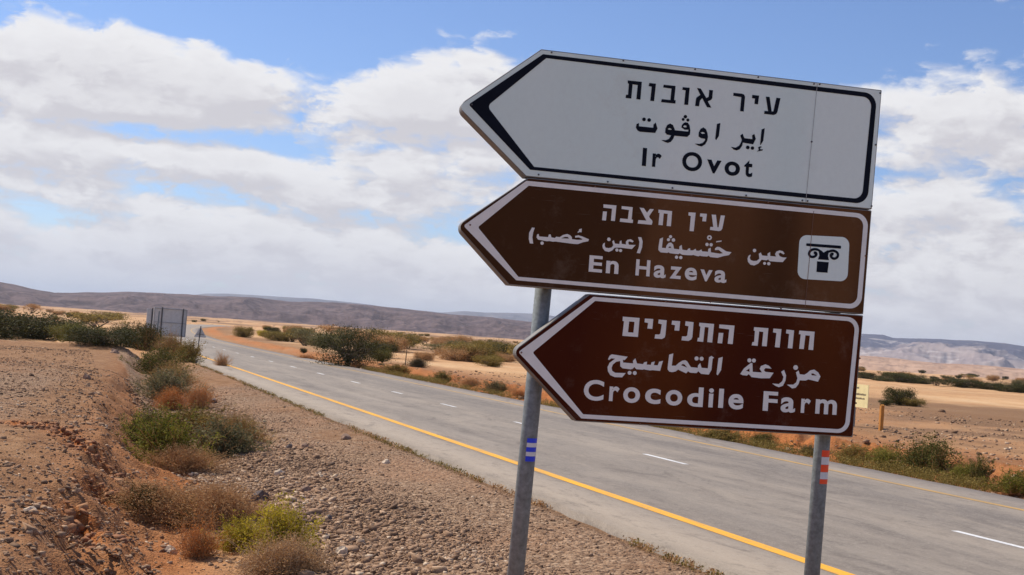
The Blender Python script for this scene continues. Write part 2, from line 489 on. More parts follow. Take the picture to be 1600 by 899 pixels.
MAT['leaf_grey'] = m_leaf('leaf_grey_green', (0.07, 0.065, 0.028), (0.19, 0.17, 0.075), (0.34, 0.29, 0.15))
MAT['leaf_yellow'] = m_leaf('leaf_yellow_green', (0.2, 0.16, 0.015), (0.5, 0.4, 0.035), (0.7, 0.56, 0.07))
MAT['leaf_tan'] = m_leaf('leaf_dry_tan', (0.22, 0.11, 0.04), (0.5, 0.29, 0.13), (0.68, 0.44, 0.22))
MAT['leaf_orange'] = m_leaf('leaf_rusty', (0.3, 0.09, 0.02), (0.6, 0.22, 0.05), (0.7, 0.33, 0.1))
MAT['leaf_olive'] = m_leaf('leaf_mustard_olive', (0.09, 0.065, 0.014), (0.26, 0.19, 0.045), (0.44, 0.33, 0.11))

# ------------------------------------------------------------------ terrain
RO = np.array([3.606, 11.981])                 # a point of the near yellow line
RD = np.array([-0.3400, 0.9404])               # direction of the road
RP = np.array([0.9404, 0.3400])                # to the right of the road
ROAD_RZ = math.atan2(-RD[0], RD[1])

def sstep(x, a, b):
    t = np.clip((x - a) / (b - a), 0, 1)
    return t * t * (3 - 2 * t)

_perm = np.random.default_rng(3).permutation(4096)
def vnoise(x, y):
    xi = np.floor(x).astype(np.int64); yi = np.floor(y).astype(np.int64)
    fx = x - xi; fy = y - yi
    fx = fx * fx * (3 - 2 * fx); fy = fy * fy * (3 - 2 * fy)
    def h(i, j): return _perm[(_perm[i & 4095] + j) & 4095] / 4095.0
    return (h(xi, yi) * (1 - fx) + h(xi + 1, yi) * fx) * (1 - fy) + (h(xi, yi + 1) * (1 - fx) + h(xi + 1, yi + 1) * fx) * fy
def fbm(x, y, f, o=4):
    s = 0; a = 1; tot = 0
    for k in range(o):
        s = s + a * (vnoise(x * f + 17.3 * k, y * f + 9.1 * k) - 0.5); tot += a; a *= 0.5; f *= 2.07
    return s / tot * 2

def bend(s):
    return 3.5e-4 * np.clip(s - 80, 0, 600) ** 2          # the road swings gently right far away
def sp(x, y):
    dx, dy = x - RO[0], y - RO[1]
    s = dx * RD[0] + dy * RD[1]
    return s, dx * RP[0] + dy * RP[1] - bend(s)
def xy(s, p):
    p = p + bend(s)
    return RO[0] + s * RD[0] + p * RP[0], RO[1] + s * RD[1] + p * RP[1]
def grade(s):
    return -0.0037 * np.clip(s + 12, 0, 150)

SCARS = [(-6.82, 18.9, -5.95, 17.6, 0.10, 0.22), (-5.95, 17.6, -5.55, 17.25, 0.13, 0.28), (-5.55, 17.25, -4.93, 16.45, 0.12, 0.3), (-4.93, 16.45, -4.62, 16.3, 0.09, 0.2),
         (-4.98, 15.5, -4.72, 14.4, 0.10, 0.3), (-4.5, 13.35, -4.1, 12.3, 0.10, 0.32), (-6.82, 18.9, -7.6, 19.3, 0.08, 0.12)]

def terrain(x, y):
    x = np.asarray(x, float); y = np.asarray(y, float)
    s, p = sp(x, y)
    r = np.hypot(x, y)
    g = grade(s)
    wob = fbm(s, p * 0 + 5, 0.22, 3) * 0.35
    q = p + wob * sstep(-p, 2.5, 5) - 0.058 * np.clip(s, 0, 55) * sstep(-p, 1.3, 3.2)
    prof = np.interp(q, [-9.5, -8.4, -7.6, -6.9, -6.3, -5.7, -4.9, -3.6, -1.6, -1.2, 8.2, 8.6, 9.6, 10.3, 11.2, 12.5],
                        [0.22, 0.2, 0.12, -0.3, -0.48, -0.46, -0.3, -0.15, -0.07, -0.10, -0.10, -0.08, -0.22, -0.12, 0.10, 0.12])
    fade = 1 - sstep(s, 58, 68)
    z = g + prof * np.where(p < -1.2, fade, 1 - 0.6 * sstep(s, 60, 120)) - np.where(p < -1.2, 0.09 * (1 - fade), 0)
    left = sstep(-p, 7.4, 8.6)
    # the gravel terrace on the left ends in a low edge
    z = z - left * 0.8 * sstep(s, 60, 72)
    off = np.clip(np.maximum(-1.3 - p, p - 8.4), 0, 1)
    z = z + off * ((0.5 - np.abs(fbm(x, y, 2.6, 4))) * 0.05 * sstep(-p, 4, 6) + fbm(x, y, 1.3, 5) * 0.05 + fbm(x, y, 0.28, 3) * 0.07)
    # raw banks: eroded rills and clods
    bank = np.exp(-((q + 7.0) / 0.75) ** 2) * fade
    rid = np.abs(fbm(s, p, 1.1, 4))
    z = z - bank * rid * 0.42
    bank2 = np.exp(-((p - 10.9) / 0.9) ** 2)
    z = z + bank2 * (0.22 - np.abs(fbm(s, p, 1.3, 4)) * 0.6)
    # spoil heap at the end of the terrace edge
    hx, hy = xy(56.0, -5.6)
    z = z + 0.3 * np.exp(-(((x - hx) / 2.6) ** 2 + ((y - hy) / 2.2) ** 2))
    # undercut hollows and a gully that cuts into the left bank
    for (ax, ay, bx, by, wd, dp) in SCARS:
        dx, dy = bx - ax, by - ay
        k = np.clip(((x - ax) * dx + (y - ay) * dy) / (dx * dx + dy * dy), 0, 1)
        rag = 1 + 1.1 * fbm(x, y, 4.5, 4)
        dd = np.hypot(x - ax - k * dx + 0.12 * fbm(x, y, 3.1, 3), y - ay - k * dy) / (wd * np.clip(rag, 0.25, 2.5))
        near = dd < 3
        if np.any(near):
            z = z - np.where(near, dp * 0.6 * np.exp(-dd ** 2 * 1.1), 0)
    far = sstep(r, 45, 160)
    z = z + far * off * (fbm(x, y, 0.013, 4) * 1.1 + fbm(x, y, 0.05, 3) * 0.25) * (1 - 0.7 * np.exp(-((p - 3.5) / 14) ** 2))
    z = z + sstep(r, 600, 3000) * fbm(x, y, 0.0016, 4) * 8
    return z

def hit(px, py, dz=0.0):
    """where the sight line through a picture point meets the terrain"""
    d = ray(px, py)
    T = np.geomspace(5, 3000, 900)
    for _ in range(2):
        below = CAM_H + d[2] * T < terrain(d[0] * T, d[1] * T) + dz
        i = int(np.argmax(below)) if below.any() else len(T) - 1
        T = np.linspace(T[max(i - 1, 0)], T[i], 40)
    P = d * T[-1]
    return Vector((P[0], P[1], float(terrain(P[0], P[1]))))

def build_ground():
    vv = np.concatenate([np.linspace(1900, 300, 150)[:-1], np.linspace(300, 26, 330)])
    rr = FPX * CAM_H / vv
    rr = np.concatenate([rr, np.geomspace(rr[-1] * 1.02, 26000, 70)])
    fa = np.linspace(R_(-30), R_(30), 560)
    ca = np.concatenate([np.linspace(R_(30), R_(180), 70)[1:], ])
    aa = np.concatenate([-ca[::-1][:-1] if False else -ca[::-1], fa, ca])
    A, Rr = np.meshgrid(aa, rr)
    X = np.sin(A) * Rr; Y = np.cos(A) * Rr
    Z = terrain(X, Y)
    nR, nA = X.shape
    V = np.stack([X.ravel(), Y.ravel(), Z.ravel()], 1)
    idx = np.arange(nR * nA).reshape(nR, nA)
    Fq = np.stack([idx[:-1, :-1].ravel(), idx[:-1, 1:].ravel(), idx[1:, 1:].ravel(), idx[1:, :-1].ravel()], 1)
    # centre cap under the camera
    c = len(V)
    V = np.vstack([V, [0, 0, float(terrain(0, 0))]])
    x = V[:, 0]; y = V[:, 1]
    s, p = sp(x, y); r = np.hypot(x, y)
    n1 = fbm(x, y, 0.15, 4); n2 = fbm(x, y, 0.6, 4)
    q = p - 0.058 * np.clip(s, 0, 55) * sstep(-p, 1.3, 3.2)
    gravel = np.where(p < -1.2, np.clip(0.45 + 0.6 * sstep(-p, 2.0, 4.0) + 0.5 * n1 - 1.2 * sstep(-p, 4.8, 5.8), 0, 1.2), 0)
    gravel = np.maximum(gravel, (1 - 0.45 * sstep(r, 22, 55)) * sstep(-q, 7.8, 9.5) * (0.6 + 0.5 * n1 + 0.25 * sstep(-s, -8, 4)))
    gravel = np.maximum(gravel, np.exp(-((p - 8.6) / 0.5) ** 2))
    gravel = np.maximum(gravel, sstep(p, 14, 20) * (0.3 + 0.5 * n1) * (1 - sstep(r, 70, 120)))
    red = np.exp(-((q + 5.9) / 0.85) ** 2) * (0.75 + 0.6 * n2) + 0.35 * np.exp(-((q + 7.2) / 0.8) ** 2) + np.exp(-((p - 10.5) / 1.2) ** 2) * (0.9 + 0.6 * n2)
    red = red + sstep(-p, 7.5, 10) * np.clip(n1 * 1.3, 0, 0.5) + sstep(p, 11, 14) * 0.35 * (1 - sstep(r, 60, 100))
    terr = sstep(-q, 6.5, 8) * (1 - sstep(s, 60, 66))
    sand = (1 - terr) * sstep(r, 52, 85) * (0.85 + 0.5 * fbm(x, y, 0.03, 3))
    sand = np.maximum(sand, np.where((p > 13) & (p < 40), sstep(s, 28, 50), 0))
    red = np.maximum(red, np.where(p > 8, (0.45 + 0.5 * n2) * np.exp(-((p - 11.2) / 1.8) ** 2), 0) * (1 - 0.85 * sstep(s, 45, 80)))
    sand = np.where(p > 13, np.maximum(sand, 0.35 * sstep(p, 13, 16) * (1 + n1)), sand)
    sand = sand * (1 - 0.8 * ((p > 8) * (1 - sstep(p, 13, 17))))
    gravel = gravel * (1 - 0.9 * sstep(r, 50, 80) * (1 - terr))
    dark = sstep(p, 24, 34) * np.exp(-((r - 68) / 22.) ** 2) * 1.1 + np.clip(sstep(r, 95, 170) * (1 - sstep(np.abs(p - 3), 0, 6) * 0) * (0.15 + 1.3 * fbm(x, y, 0.02, 4)), 0, 0.75) * (np.abs(p - 3.5) > 8) + sstep(r, 300, 900) * (0.2 + 0.5 * fbm(x, y, 0.004, 4)) + 1.0 * np.exp(-((p + 1.36) / 0.13) ** 2) + sstep(p, 13, 17) * (1 - sstep(r, 60, 90)) * np.clip(0.25 + 1.2 * n1, 0, 0.7)
    bed = np.exp(-((q + 5.7) / 0.45) ** 2) * (1 - sstep(s, 3, 9)) * (0.8 + 0.6 * n2)
    px_, py_ = -5.3, 24.8
    bed = np.maximum(bed, 1.1 * np.exp(-(((x - px_) / 0.75) ** 2 + ((y - py_) / 0.9) ** 2)))
    sand = np.maximum(sand, bed); gravel = gravel * (1 - np.clip(bed, 0, 1))
    for (ax, ay, bx, by, wd, dp) in SCARS:
        dx, dy = bx - ax, by - ay
        k = np.clip(((x - ax) * dx + (y - ay) * dy) / (dx * dx + dy * dy), 0, 1)
        red = np.maximum(red, 1.1 * np.exp(-((x - ax - k * dx) ** 2 + (y - ay - k * dy) ** 2) / 0.09)); gravel = gravel * (1 - 0.8 * np.exp(-((x - ax - k * dx) ** 2 + (y - ay - k * dy) ** 2) / 0.06))
    for a in (gravel, red, sand, dark): np.clip(a, 0, 1, out=a)
    me = mesh_np('ground', V, Fq, smooth=True, attrs=dict(gravel=gravel, red=red, sand=sand, dark=dark))
    bm = bmesh.new(); bm.from_mesh(me); bm.verts.ensure_lookup_table()
    ring = [bm.verts[i] for i in range(nA)]
    cv = bm.verts[c]
    for i in range(nA - 1):
        bm.faces.new((cv, ring[i + 1], ring[i])).smooth = True
    bm.to_mesh(me); bm.free()
    o = link('ground', me, None, MAT['ground'])
    tag(o, 'reddish desert ground with gravel verges and open sandy plain', 'ground', kind='structure')
build_ground()

# ------------------------------------------------------------------ road
def strip(name, s_list, pl, pr, dz, mat, skirt=0.0, jag=0.0, parent=None):
    """sheet along the road between offsets pl and pr, in the road's own frame"""
    V = []; Fq = []
    for s in s_list:
        ja = jag * float(fbm(np.array(s), np.array(pl), 1.7, 4)) if jag else 0
        jb = jag * float(fbm(np.array(s), np.array(pr), 1.3, 4)) if jag else 0
        z = float(grade(s)) + dz
        row = []
        if skirt: row.append((pl + ja - 0.05 + float(bend(s)), s, z - skirt))
        nseg = 10 if skirt else 1
        for k in range(nseg + 1):
            row.append((pl + ja + (pr + jb - pl - ja) * k / nseg + float(bend(s)), s, z))
        if skirt: row.append((pr + jb + 0.05 + float(bend(s)), s, z - skirt))
        V += row
    n = len(row)
    for i in range(len(s_list) - 1):
        for k in range(n - 1):
            a = i * n + k
            Fq.append((a, a + 1, a + n + 1, a + n))
    me = mesh_np(name, V, Fq)
    o = link(name, me, parent, mat)
    if parent is None:
        o.location = (RO[0], RO[1], 0); o.rotation_euler = (0, 0, ROAD_RZ)
    return o

s_road = list(np.arange(-40, 70, 0.25)) + list(np.geomspace(70, 420, 70))
road = strip('road', s_road, -1.25, 8.3, 0.0, MAT['asphalt'], skirt=0.16, jag=0.09)
tag(road, 'worn grey two-lane asphalt road running straight across the desert', 'road', kind='structure')
s_line = list(np.arange(-40, 70, 1.0)) + list(np.geomspace(70, 420, 60))
strip('edge_line', s_line, -0.10, 0.10, 0.004, MAT['yellow_paint'], parent=road)
strip('edge_line', s_line, 6.92, 7.08, 0.004, MAT['yellow_paint_far'], parent=road)
DASH = [(-15, -13.2), (-7.0, -5.0), (0.9, 3.15), (10.6, 12.4), (18.4, 20.1), (25.3, 26.8), (31.6, 33.0), (38.3, 39.8), (45.6, 47.2)]
DASH += [(53 + 7.5 * k, 54.6 + 7.5 * k) for k in range(22)]
for a, b in DASH:
    strip('lane_dash', [a, (a + b) / 2, b], 3.72, 3.84, 0.004, MAT['white_paint'], parent=road)

# ------------------------------------------------------------------ hills
def hill(name, prof, dist, depth, mat, label, namp, nfreq, seed, base_drop=6.0, rows=70, spread=None, subrow=None, gully=0.35):
    """ridge standing on the plain; prof = skyline as seen points (picture x, y)"""
    az = []; he = []
    for px, py in prof:
        a, e = azel(px, py)
        az.append(a); he.append(math.tan(e) * dist + CAM_H)
    a0, a1 = az[0], az[-1]
    n = int((a1 - a0) / R_(0.05)) + 1
    A = np.linspace(a0, a1, n)
    crest = np.interp(A, az, he)
    x = A * dist
    crest = crest + fbm(x, x * 0 + seed, nfreq * 2.0, 4) * namp * 0.25
    T = np.linspace(-1, 0.6, rows)
    V = []
    AA, TT = np.meshgrid(A, T)
    rr = dist + TT * depth
    shape = np.where(TT < 0, (1 - np.abs(TT)) ** 1.25, 1 - (TT / 0.6) ** 2)
    shape = np.clip(shape, 0, 1)
    X = np.sin(AA) * rr; Y = np.cos(AA) * rr
    ridge = 1 - np.abs(fbm(AA * dist + seed * 31, TT * depth * 0.45, nfreq, 6)) * 2
    ero = (ridge - 0.6) * gully * np.sin(np.pi * np.clip(shape, 0, 1)) * 1.2
    Z = (crest[None, :] + base_drop) * np.clip(shape + ero, 0, 1.0) - base_drop
    V = np.stack([X.ravel(), Y.ravel(), Z.ravel()], 1)
    idx = np.arange(X.size).reshape(X.shape)
    Fq = np.stack([idx[:-1, :-1].ravel(), idx[:-1, 1:].ravel(), idx[1:, 1:].ravel(), idx[1:, :-1].ravel()], 1)
    me = mesh_np(name, V, Fq, smooth=True, attrs=dict(rise=np.clip(shape, 0, 1).ravel()))
    o = link(name, me, None, mat)
    tag(o, label, 'hill', kind='structure')
    return o

def m_hill(name, lo, hi, streak, kst, freq, band=None):
    m, t = mat_new(name)
    co = t.n('ShaderNodeNewGeometry').outputs['Position']
    rise = attr(t, 'rise')
    n = t.noise(t.mapping(co, (1, 1, 3)), freq, 8, 0.7).outputs[0]
    n2 = t.noise(t.mapping(co, (1, 0.4, 6)), freq * 2.6, 6, 0.75, 1.2).outputs[0]
    c = t.mix(t.smooth(n, 0.35, 0.65), lo, hi)
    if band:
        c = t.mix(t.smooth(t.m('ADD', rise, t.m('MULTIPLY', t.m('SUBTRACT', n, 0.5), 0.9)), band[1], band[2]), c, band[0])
    c = t.mix(t.m('MULTIPLY', t.smooth(n2, 0.52, 0.68), kst), c, streak)
    finish(t, c, 0.95, n2, 8, 0.4, spec=0.1)
    return m

MAT['hill_dark'] = m_hill('dark_basalt_slope', (0.07, 0.05, 0.052), (0.17, 0.12, 0.115), (0.27, 0.2, 0.17), 0.55, 0.016)
MAT['hill_far'] = m_hill('far_ridge_rock', (0.12, 0.11, 0.13), (0.2, 0.18, 0.19), (0.26, 0.23, 0.23), 0.3, 0.002)
MAT['hill_light'] = m_hill('pale_eroded_slope', (0.27, 0.215, 0.21), (0.38, 0.31, 0.28), (0.58, 0.52, 0.48), 0.6, 0.0016, band=((0.085, 0.08, 0.115), 0.55, 0.68))  # bluish top band: distance haze put into the rock colour
MAT['hill_pink'] = m_hill('pink_foothill_soil', (0.36, 0.23, 0.165), (0.5, 0.34, 0.245), (0.2, 0.14, 0.12), 0.7, 0.009)

hill('hills', [(-900, 400), (-500, 405), (-200, 420), (0, 440), (25, 444), (50, 450), (85, 457), (150, 457), (200, 457), (290, 460), (330, 463), (400, 466), (450, 471),
               (520, 473), (600, 479), (650, 485), (700, 490), (760, 496), (835, 503), (920, 514), (1050, 530), (1200, 547), (1330, 560), (1420, 572)],
     3300, 1500, MAT['hill_dark'], 'long dark purple-grey ridge along the left horizon', 14, 0.006, 4)
hill('hills', [(-400, 440), (250, 468), (320, 459), (350, 459), (400, 462), (480, 466), (560, 474), (640, 484), (690, 488), (725, 486), (760, 489), (800, 489), (840, 490), (900, 500), (1000, 506), (1200, 516), (1330, 524), (1420, 540)],
     11000, 3000, MAT['hill_far'], 'faint blue mountains just above the dark ridge', 25, 0.0018, 9)
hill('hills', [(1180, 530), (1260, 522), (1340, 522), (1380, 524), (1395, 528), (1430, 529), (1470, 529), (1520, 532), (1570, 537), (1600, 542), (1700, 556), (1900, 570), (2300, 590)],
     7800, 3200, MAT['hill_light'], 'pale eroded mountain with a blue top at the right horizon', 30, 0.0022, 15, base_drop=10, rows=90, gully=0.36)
hill('hills', [(1100, 552), (1250, 551), (1345, 556), (1400, 561), (1460, 567), (1520, 570), (1580, 575), (1650, 583), (1900, 600), (2300, 625)],
     1500, 1000, MAT['hill_pink'], 'low pinkish foothills behind the row of trees on the right', 5, 0.011, 21, base_drop=3)

# ------------------------------------------------------------------ stones
def unit_rock(k, seed):
    r = np.random.default_rng(seed)
    v = np.array([[-1, -1, -1], [1, -1, -1], [1, 1, -1], [-1, 1, -1], [-.8, -.8, 1], [.8, -.8, 1], [.8, .8, 1], [-.8, .8, 1]], float)
    v += r.uniform(-0.42, 0.42, v.shape)
    return v * 0.5
ROCKF = np.array([(0, 3, 2, 1), (4, 5, 6, 7), (0, 1, 5, 4), (1, 2, 6, 5), (2, 3, 7, 6), (3, 0, 4, 7)])

def gravel_field(name, P, size, label, seed, mat='gravel'):
    """P: (n,2) positions; size: (n,) diameters"""
    r = np.random.default_rng(seed)
    n = len(P)
    protos = np.stack([unit_rock(8, k) for k in range(24)])
    base = protos[r.integers(0, 24, n)]
    sc = size[:, None, None] * np.stack([r.uniform(.7, 1.3, n), r.uniform(.7, 1.3, n), r.uniform(.35, .75, n)], 1)[:, None, :]
    v = base * sc
    a = r.uniform(0, 6.283, n); ca, sa = np.cos(a)[:, None], np.sin(a)[:, None]
    tl = r.normal(0, 0.25, n)[:, None]
    x = v[:, :, 0] * ca - v[:, :, 1] * sa; y = v[:, :, 0] * sa + v[:, :, 1] * ca
    z = v[:, :, 2] + x * tl
    Zg = terrain(P[:, 0], P[:, 1])
    V = np.stack([x + P[:, 0:1], y + P[:, 1:2], z + (Zg + size * 0.12)[:, None]], 2).reshape(-1, 3)
    Fq = (ROCKF[None] + (np.arange(n) * 8)[:, None, None]).reshape(-1, 4)
    tint = np.repeat(np.clip(r.beta(1.7, 1.9, n) + 0.25 * fbm(P[:, 0], P[:, 1], 0.8, 2), 0, 1), 8)
    o = link(name, mesh_np(name, V, Fq, tint), None, MAT[mat])
    tag(o, label, 'gravel' if mat == 'gravel' else 'soil', kind='stuff')

def in_view(P, margin=1.08, ymax=1e9):
    d = np.stack([P[:, 0], P[:, 1], terrain(P[:, 0], P[:, 1]) - CAM_H], 1) @ CR
    u = d[:, 0] / -d[:, 2] * FPX; v = -d[:, 1] / -d[:, 2] * FPX
    return (d[:, 2] < 0) & (np.abs(u) < 800 * margin + 60) & (np.abs(v) < 450 * margin + 80)

def scatter(n, s0, s1, p0, p1, seed, pw=1.8):
    r = np.random.default_rng(seed)
    s = s0 + (s1 - s0) * r.random(n) ** pw
    p = r.uniform(p0, p1, n)
    x, y = xy(s, p)
    P = np.stack([x, y], 1)
    return P[in_view(P)], r

P, r = scatter(110000, -3.5, 34, -5.6, -1.35, 11)
s_, p_ = sp(P[:, 0], P[:, 1])
coarse = sstep(-p_, 2.2, 4.2)
keep = r.random(len(P)) < np.clip((0.25 + 0.75 * coarse) * (1.0 + 1.3 * fbm(P[:, 0], P[:, 1], 0.7, 3)), 0.03, 1)
P = P[keep]; coarse = coarse[keep]
gravel_field('gravel', P, np.clip(r.lognormal(-4.15, 0.5, len(P)) * (0.75 + 0.75 * coarse), 0.009, 0.13), 'loose grey-brown gravel on the verge between ditch and asphalt', 12)
P, r = scatter(90000, -4, 52, -18, -6.4, 21)
keep = r.random(len(P)) < np.clip(0.5 + 1.0 * fbm(P[:, 0], P[:, 1], 0.45, 3) + 0.35 * (1 - sstep(sp(P[:, 0], P[:, 1])[0], 0, 8)), 0.03, 1)
P = P[keep]
gravel_field('gravel', P, np.clip(r.lognormal(-3.85, 0.5, len(P)), 0.011, 0.13), 'small stones strewn over the red terrace left of the ditch', 22)
P, r = scatter(9000, -4, 34, -7.6, -4.6, 31)
gravel_field('gravel', P, np.clip(r.lognormal(-3.9, 0.5, len(P)), 0.01, 0.09), 'scattered stones along the bed and sides of the ditch', 32)
P, r = scatter(16000, 0, 60, 8.5, 34, 41, 1.0)
keep = r.random(len(P)) < np.clip(0.35 + fbm(P[:, 0], P[:, 1], 0.2, 3), 0.03, 1)
P = P[keep]
gravel_field('gravel', P, np.clip(r.lognormal(-3.1, 0.5, len(P)), 0.02, 0.25), 'stones dotted over the sandy field beyond the road', 42)

P = []
for (ax, ay, bx, by, wd, dp) in SCARS:
    k_ = rng.random(220)
    P.append(np.stack([ax + (bx - ax) * k_ + rng.normal(0, 0.13, 220), ay + (by - ay) * k_ + rng.normal(0, 0.2, 220)], 1))
P = np.vstack(P)
gravel_field('soil_clods', P, np.clip(rng.lognormal(-3.3, 0.5, len(P)), 0.015, 0.13), 'crumbled red clods along the broken edge of the bank', 52, 'clod')

def rock_obj(px, py, w, h, mat, label, seed, group=None):
    P = hit(px, py)
    k = math.hypot(P.x, P.y) / FPX
    r = random.Random(seed)
    bm = bmesh.new()
    bmesh.ops.create_icosphere(bm, subdivisions=2, radius=0.5)
    off = Vector((r.random() * 50, r.random() * 50, r.random() * 50))
    for v in bm.verts:
        d = v.co.normalized()
        f = 1 + 0.55 * mnoise.noise(d * 1.3 + off) + 0.2 * mnoise.noise(d * 3.5 + off)
        v.co = Vector((d.x * 0.5 * f * w * k, d.y * 0.5 * f * w * k * 0.8, max(-0.18, d.z * 0.5 * f) * h * k * 1.5))
    me = bpy.data.meshes.new('rock'); bm.to_mesh(me); bm.free()
    o = link('rock', me, None, mat)
    o.location = P + Vector((0, 0, 0.1 * h * k)); o.rotation_euler = (0, 0, r.random() * 6)
    tag(o, label, 'rock', group)

for a in [(222, 808, 12, 9, 'white_rock', 'small round white stone at the left foot of the brown twiggy bush'),
          (265, 866, 22, 16, 'white_rock', 'pale block of stone on the ditch bed, left of the rusty tuft'),
          (405, 783, 30, 20, 'dark_rock', 'dark pointed rock behind the yellow-green bush'),
          (285, 628, 14, 10, 'white_rock', 'pale stone in front of the orange tuft in the ditch'),
          (332, 630, 15, 9, 'dark_rock', 'dark stone right of the orange tuft in the ditch'),
          (540, 686, 20, 9, 'brown_rock', 'flat reddish stone alone on the gravel verge'),
          (603, 724, 16, 7, 'white_rock', 'flat pale stone in the middle of the gravel verge'),
          (478, 768, 18, 10, 'brown_rock', 'grey-brown stone upper right of the yellow-green bush'),
          (436, 742, 16, 10, 'white_rock', 'pale stone on the slope above the dark pointed rock'),
          (510, 842, 15, 9, 'dark_rock', 'black flint on the gravel just right of the yellow-green bush'),
          (513, 812, 14, 9, 'dark_rock', 'black stone near the top right of the yellow-green bush'),
          (534, 866, 20, 15, 'white_rock', 'cream-coloured stone on the gravel at the bottom edge'),
          (135, 592, 12, 8, 'brown_rock', 'brown stone standing out on the left terrace'),
          (178, 552, 13, 7, 'brown_rock', 'brown stone on the terrace beside the spoil heap'),
          (452, 700, 12, 8, 'dark_rock', 'dark stone on the bare sandy patch of the verge'),
          (477, 699, 13, 7, 'brown_rock', 'low brown stone beside the bare sandy patch'),
          (47, 800, 18, 9, 'white_rock', 'pale flat stone in the stony ground at the left edge')]:
    rock_obj(*a[:4], MAT[a[4]], a[5], hash(a[5]) % 1000 if False else int(a[0] * 7 + a[1]))

# ------------------------------------------------------------------ plants
def twigs(r, base, tips, w0, w1, seg=3, sag=0.1):
    """thin three-sided stems from base points to tips (arrays)"""
    n = len(base)
    T = np.linspace(0, 1, seg + 1)
    d = tips - base
    L = np.linalg.norm(d, axis=1, keepdims=True) + 1e-6
    side = r.normal(0, 1, (n, 3)) * L * sag
    side[:, 2] = np.abs(side[:, 2]) * 0.6
    a = np.cross(d / L, r.normal(0, 1, (n, 3))); a /= np.linalg.norm(a, axis=1, keepdims=True) + 1e-9
    b = np.cross(d / L, a)
    V = np.zeros((n, seg + 1, 3, 3))
    for i, t in enumerate(T):
        c = base + d * t + side * (4 * t * (1 - t)) * 0.5
        w = (w0 * (1 - t) + w1 * t)[:, None] if hasattr(w0, '__len__') else w0 * (1 - t) + w1 * t
        for k in range(3):
            an = 2 * math.pi * k / 3
            V[:, i, k] = c + (a * math.cos(an) + b * math.sin(an)) * w
    idx = np.arange(n * (seg + 1) * 3).reshape(n, seg + 1, 3)
    Fs = []
    for i in range(seg):
        for k in range(3):
            k2 = (k + 1) % 3
            Fs.append(np.stack([idx[:, i, k], idx[:, i, k2], idx[:, i + 1, k2], idx[:, i + 1, k]], 1))
    return V.reshape(-1, 3), np.concatenate(Fs)

def leaves(r, C, size, flat=0.0):
    n = len(C)
    a = r.normal(0, 1, (n, 3)); a[:, 2] *= (1 - flat); a /= np.linalg.norm(a, axis=1, keepdims=True)
    b = np.cross(a, r.normal(0, 1, (n, 3))); b /= np.linalg.norm(b, axis=1, keepdims=True)
    s = (size * r.uniform(0.6, 1.4, n))[:, None]
    V = np.stack([C - a * s, C - b * s * 0.45, C + a * s, C + b * s * 0.45], 1)
    Fq = np.arange(n * 4).reshape(n, 4)
    return V.reshape(-1, 3), Fq

def shrub_data(kind, seed):
    """unit shrub (radius about 1, height about 1) -> (stem mesh, leaf mesh). kinds: leafy, twiggy, upright, mound"""
    r = np.random.default_rng(seed)
    P = dict(leafy=(220, 1.2, 40, 0.030, 0.055, 0.006), twiggy=(800, 1.3, 16, 0.019, 0.08, 0.005), upright=(90, 0.75, 55, 0.032, 0.04, 0.006),
             mound=(260, 1.3, 26, 0.036, 0.05, 0.006), tuft=(260, 1.0, 10, 0.02, 0.05, 0.006))[kind]
    n, tilt, nl, ls, spread, tw = P
    th = r.uniform(0, 6.283, n)
    ph = np.abs(r.normal(0, 0.55, n)) * tilt
    ph = np.clip(ph, 0, 1.45)
    lobes = 0.92 + 0.85 * fbm(np.sin(th) * 1.6 + seed, np.cos(th) * 1.6 + ph * 1.5, 1.0, 3) + 0.22 * r.random(n)
    lobes = np.clip(lobes, 0.3, 1.5)
    L = lobes * r.uniform(0.55, 1.08, n)
    dirv = np.stack([np.sin(ph) * np.cos(th), np.sin(ph) * np.sin(th), np.cos(ph)], 1)
    base = np.stack([r.normal(0, 0.16, n), r.normal(0, 0.16, n), np.full(n, -0.03)], 1)
    tips = base + dirv * L[:, None]
    tips[:, 2] = np.maximum(tips[:, 2], 0.04)
    Vt, Ft = twigs(r, base, tips, tw * 1.3, tw * 0.35, 3, 0.12)
    # side shoots
    m = n * (3 if kind in ('twiggy', 'tuft') else 2)
    k = r.integers(0, n, m); f = r.uniform(0.35, 0.95, m)[:, None]
    b2 = base[k] * (1 - f) + tips[k] * f
    t2 = b2 + (dirv[k] * 0.6 + r.normal(0, 0.5, (m, 3))) * r.uniform(0.1, 0.3, m)[:, None]
    t2[:, 2] = np.maximum(t2[:, 2], 0.02)
    V2, F2 = twigs(r, b2, t2, tw * 0.6, tw * 0.3, 1, 0)
    Vt = np.vstack([Vt, V2]); Ft = np.vstack([Ft, F2 + len(Vt) - len(V2)])
    # leaves along the outer part of stems and shoots
    q = n * nl
    k = r.integers(0, n, q)
    f = (1 - r.random(q) ** 1.6 * 0.75)[:, None]
    C = base[k] * (1 - f) + tips[k] * f + r.normal(0, spread, (q, 3))
    k2 = r.integers(0, m, q // 2); f2 = r.random(q // 2)[:, None]
    C2 = b2[k2] * (1 - f2) + t2[k2] * f2 + r.normal(0, spread * 0.6, (q // 2, 3))
    C = np.vstack([C, C2]); C = C[C[:, 2] > 0.0]
    Vl, Fl = leaves(r, C, ls)
    tint = np.repeat(np.clip(r.normal(0.5, 0.2, len(C)) + 0.35 * fbm(C[:, 0] + seed, C[:, 1] + C[:, 2], 2.2, 2), 0, 1), 4)
    return mesh_np('stems', Vt, Ft), mesh_np('foliage', Vl, Fl, tint)

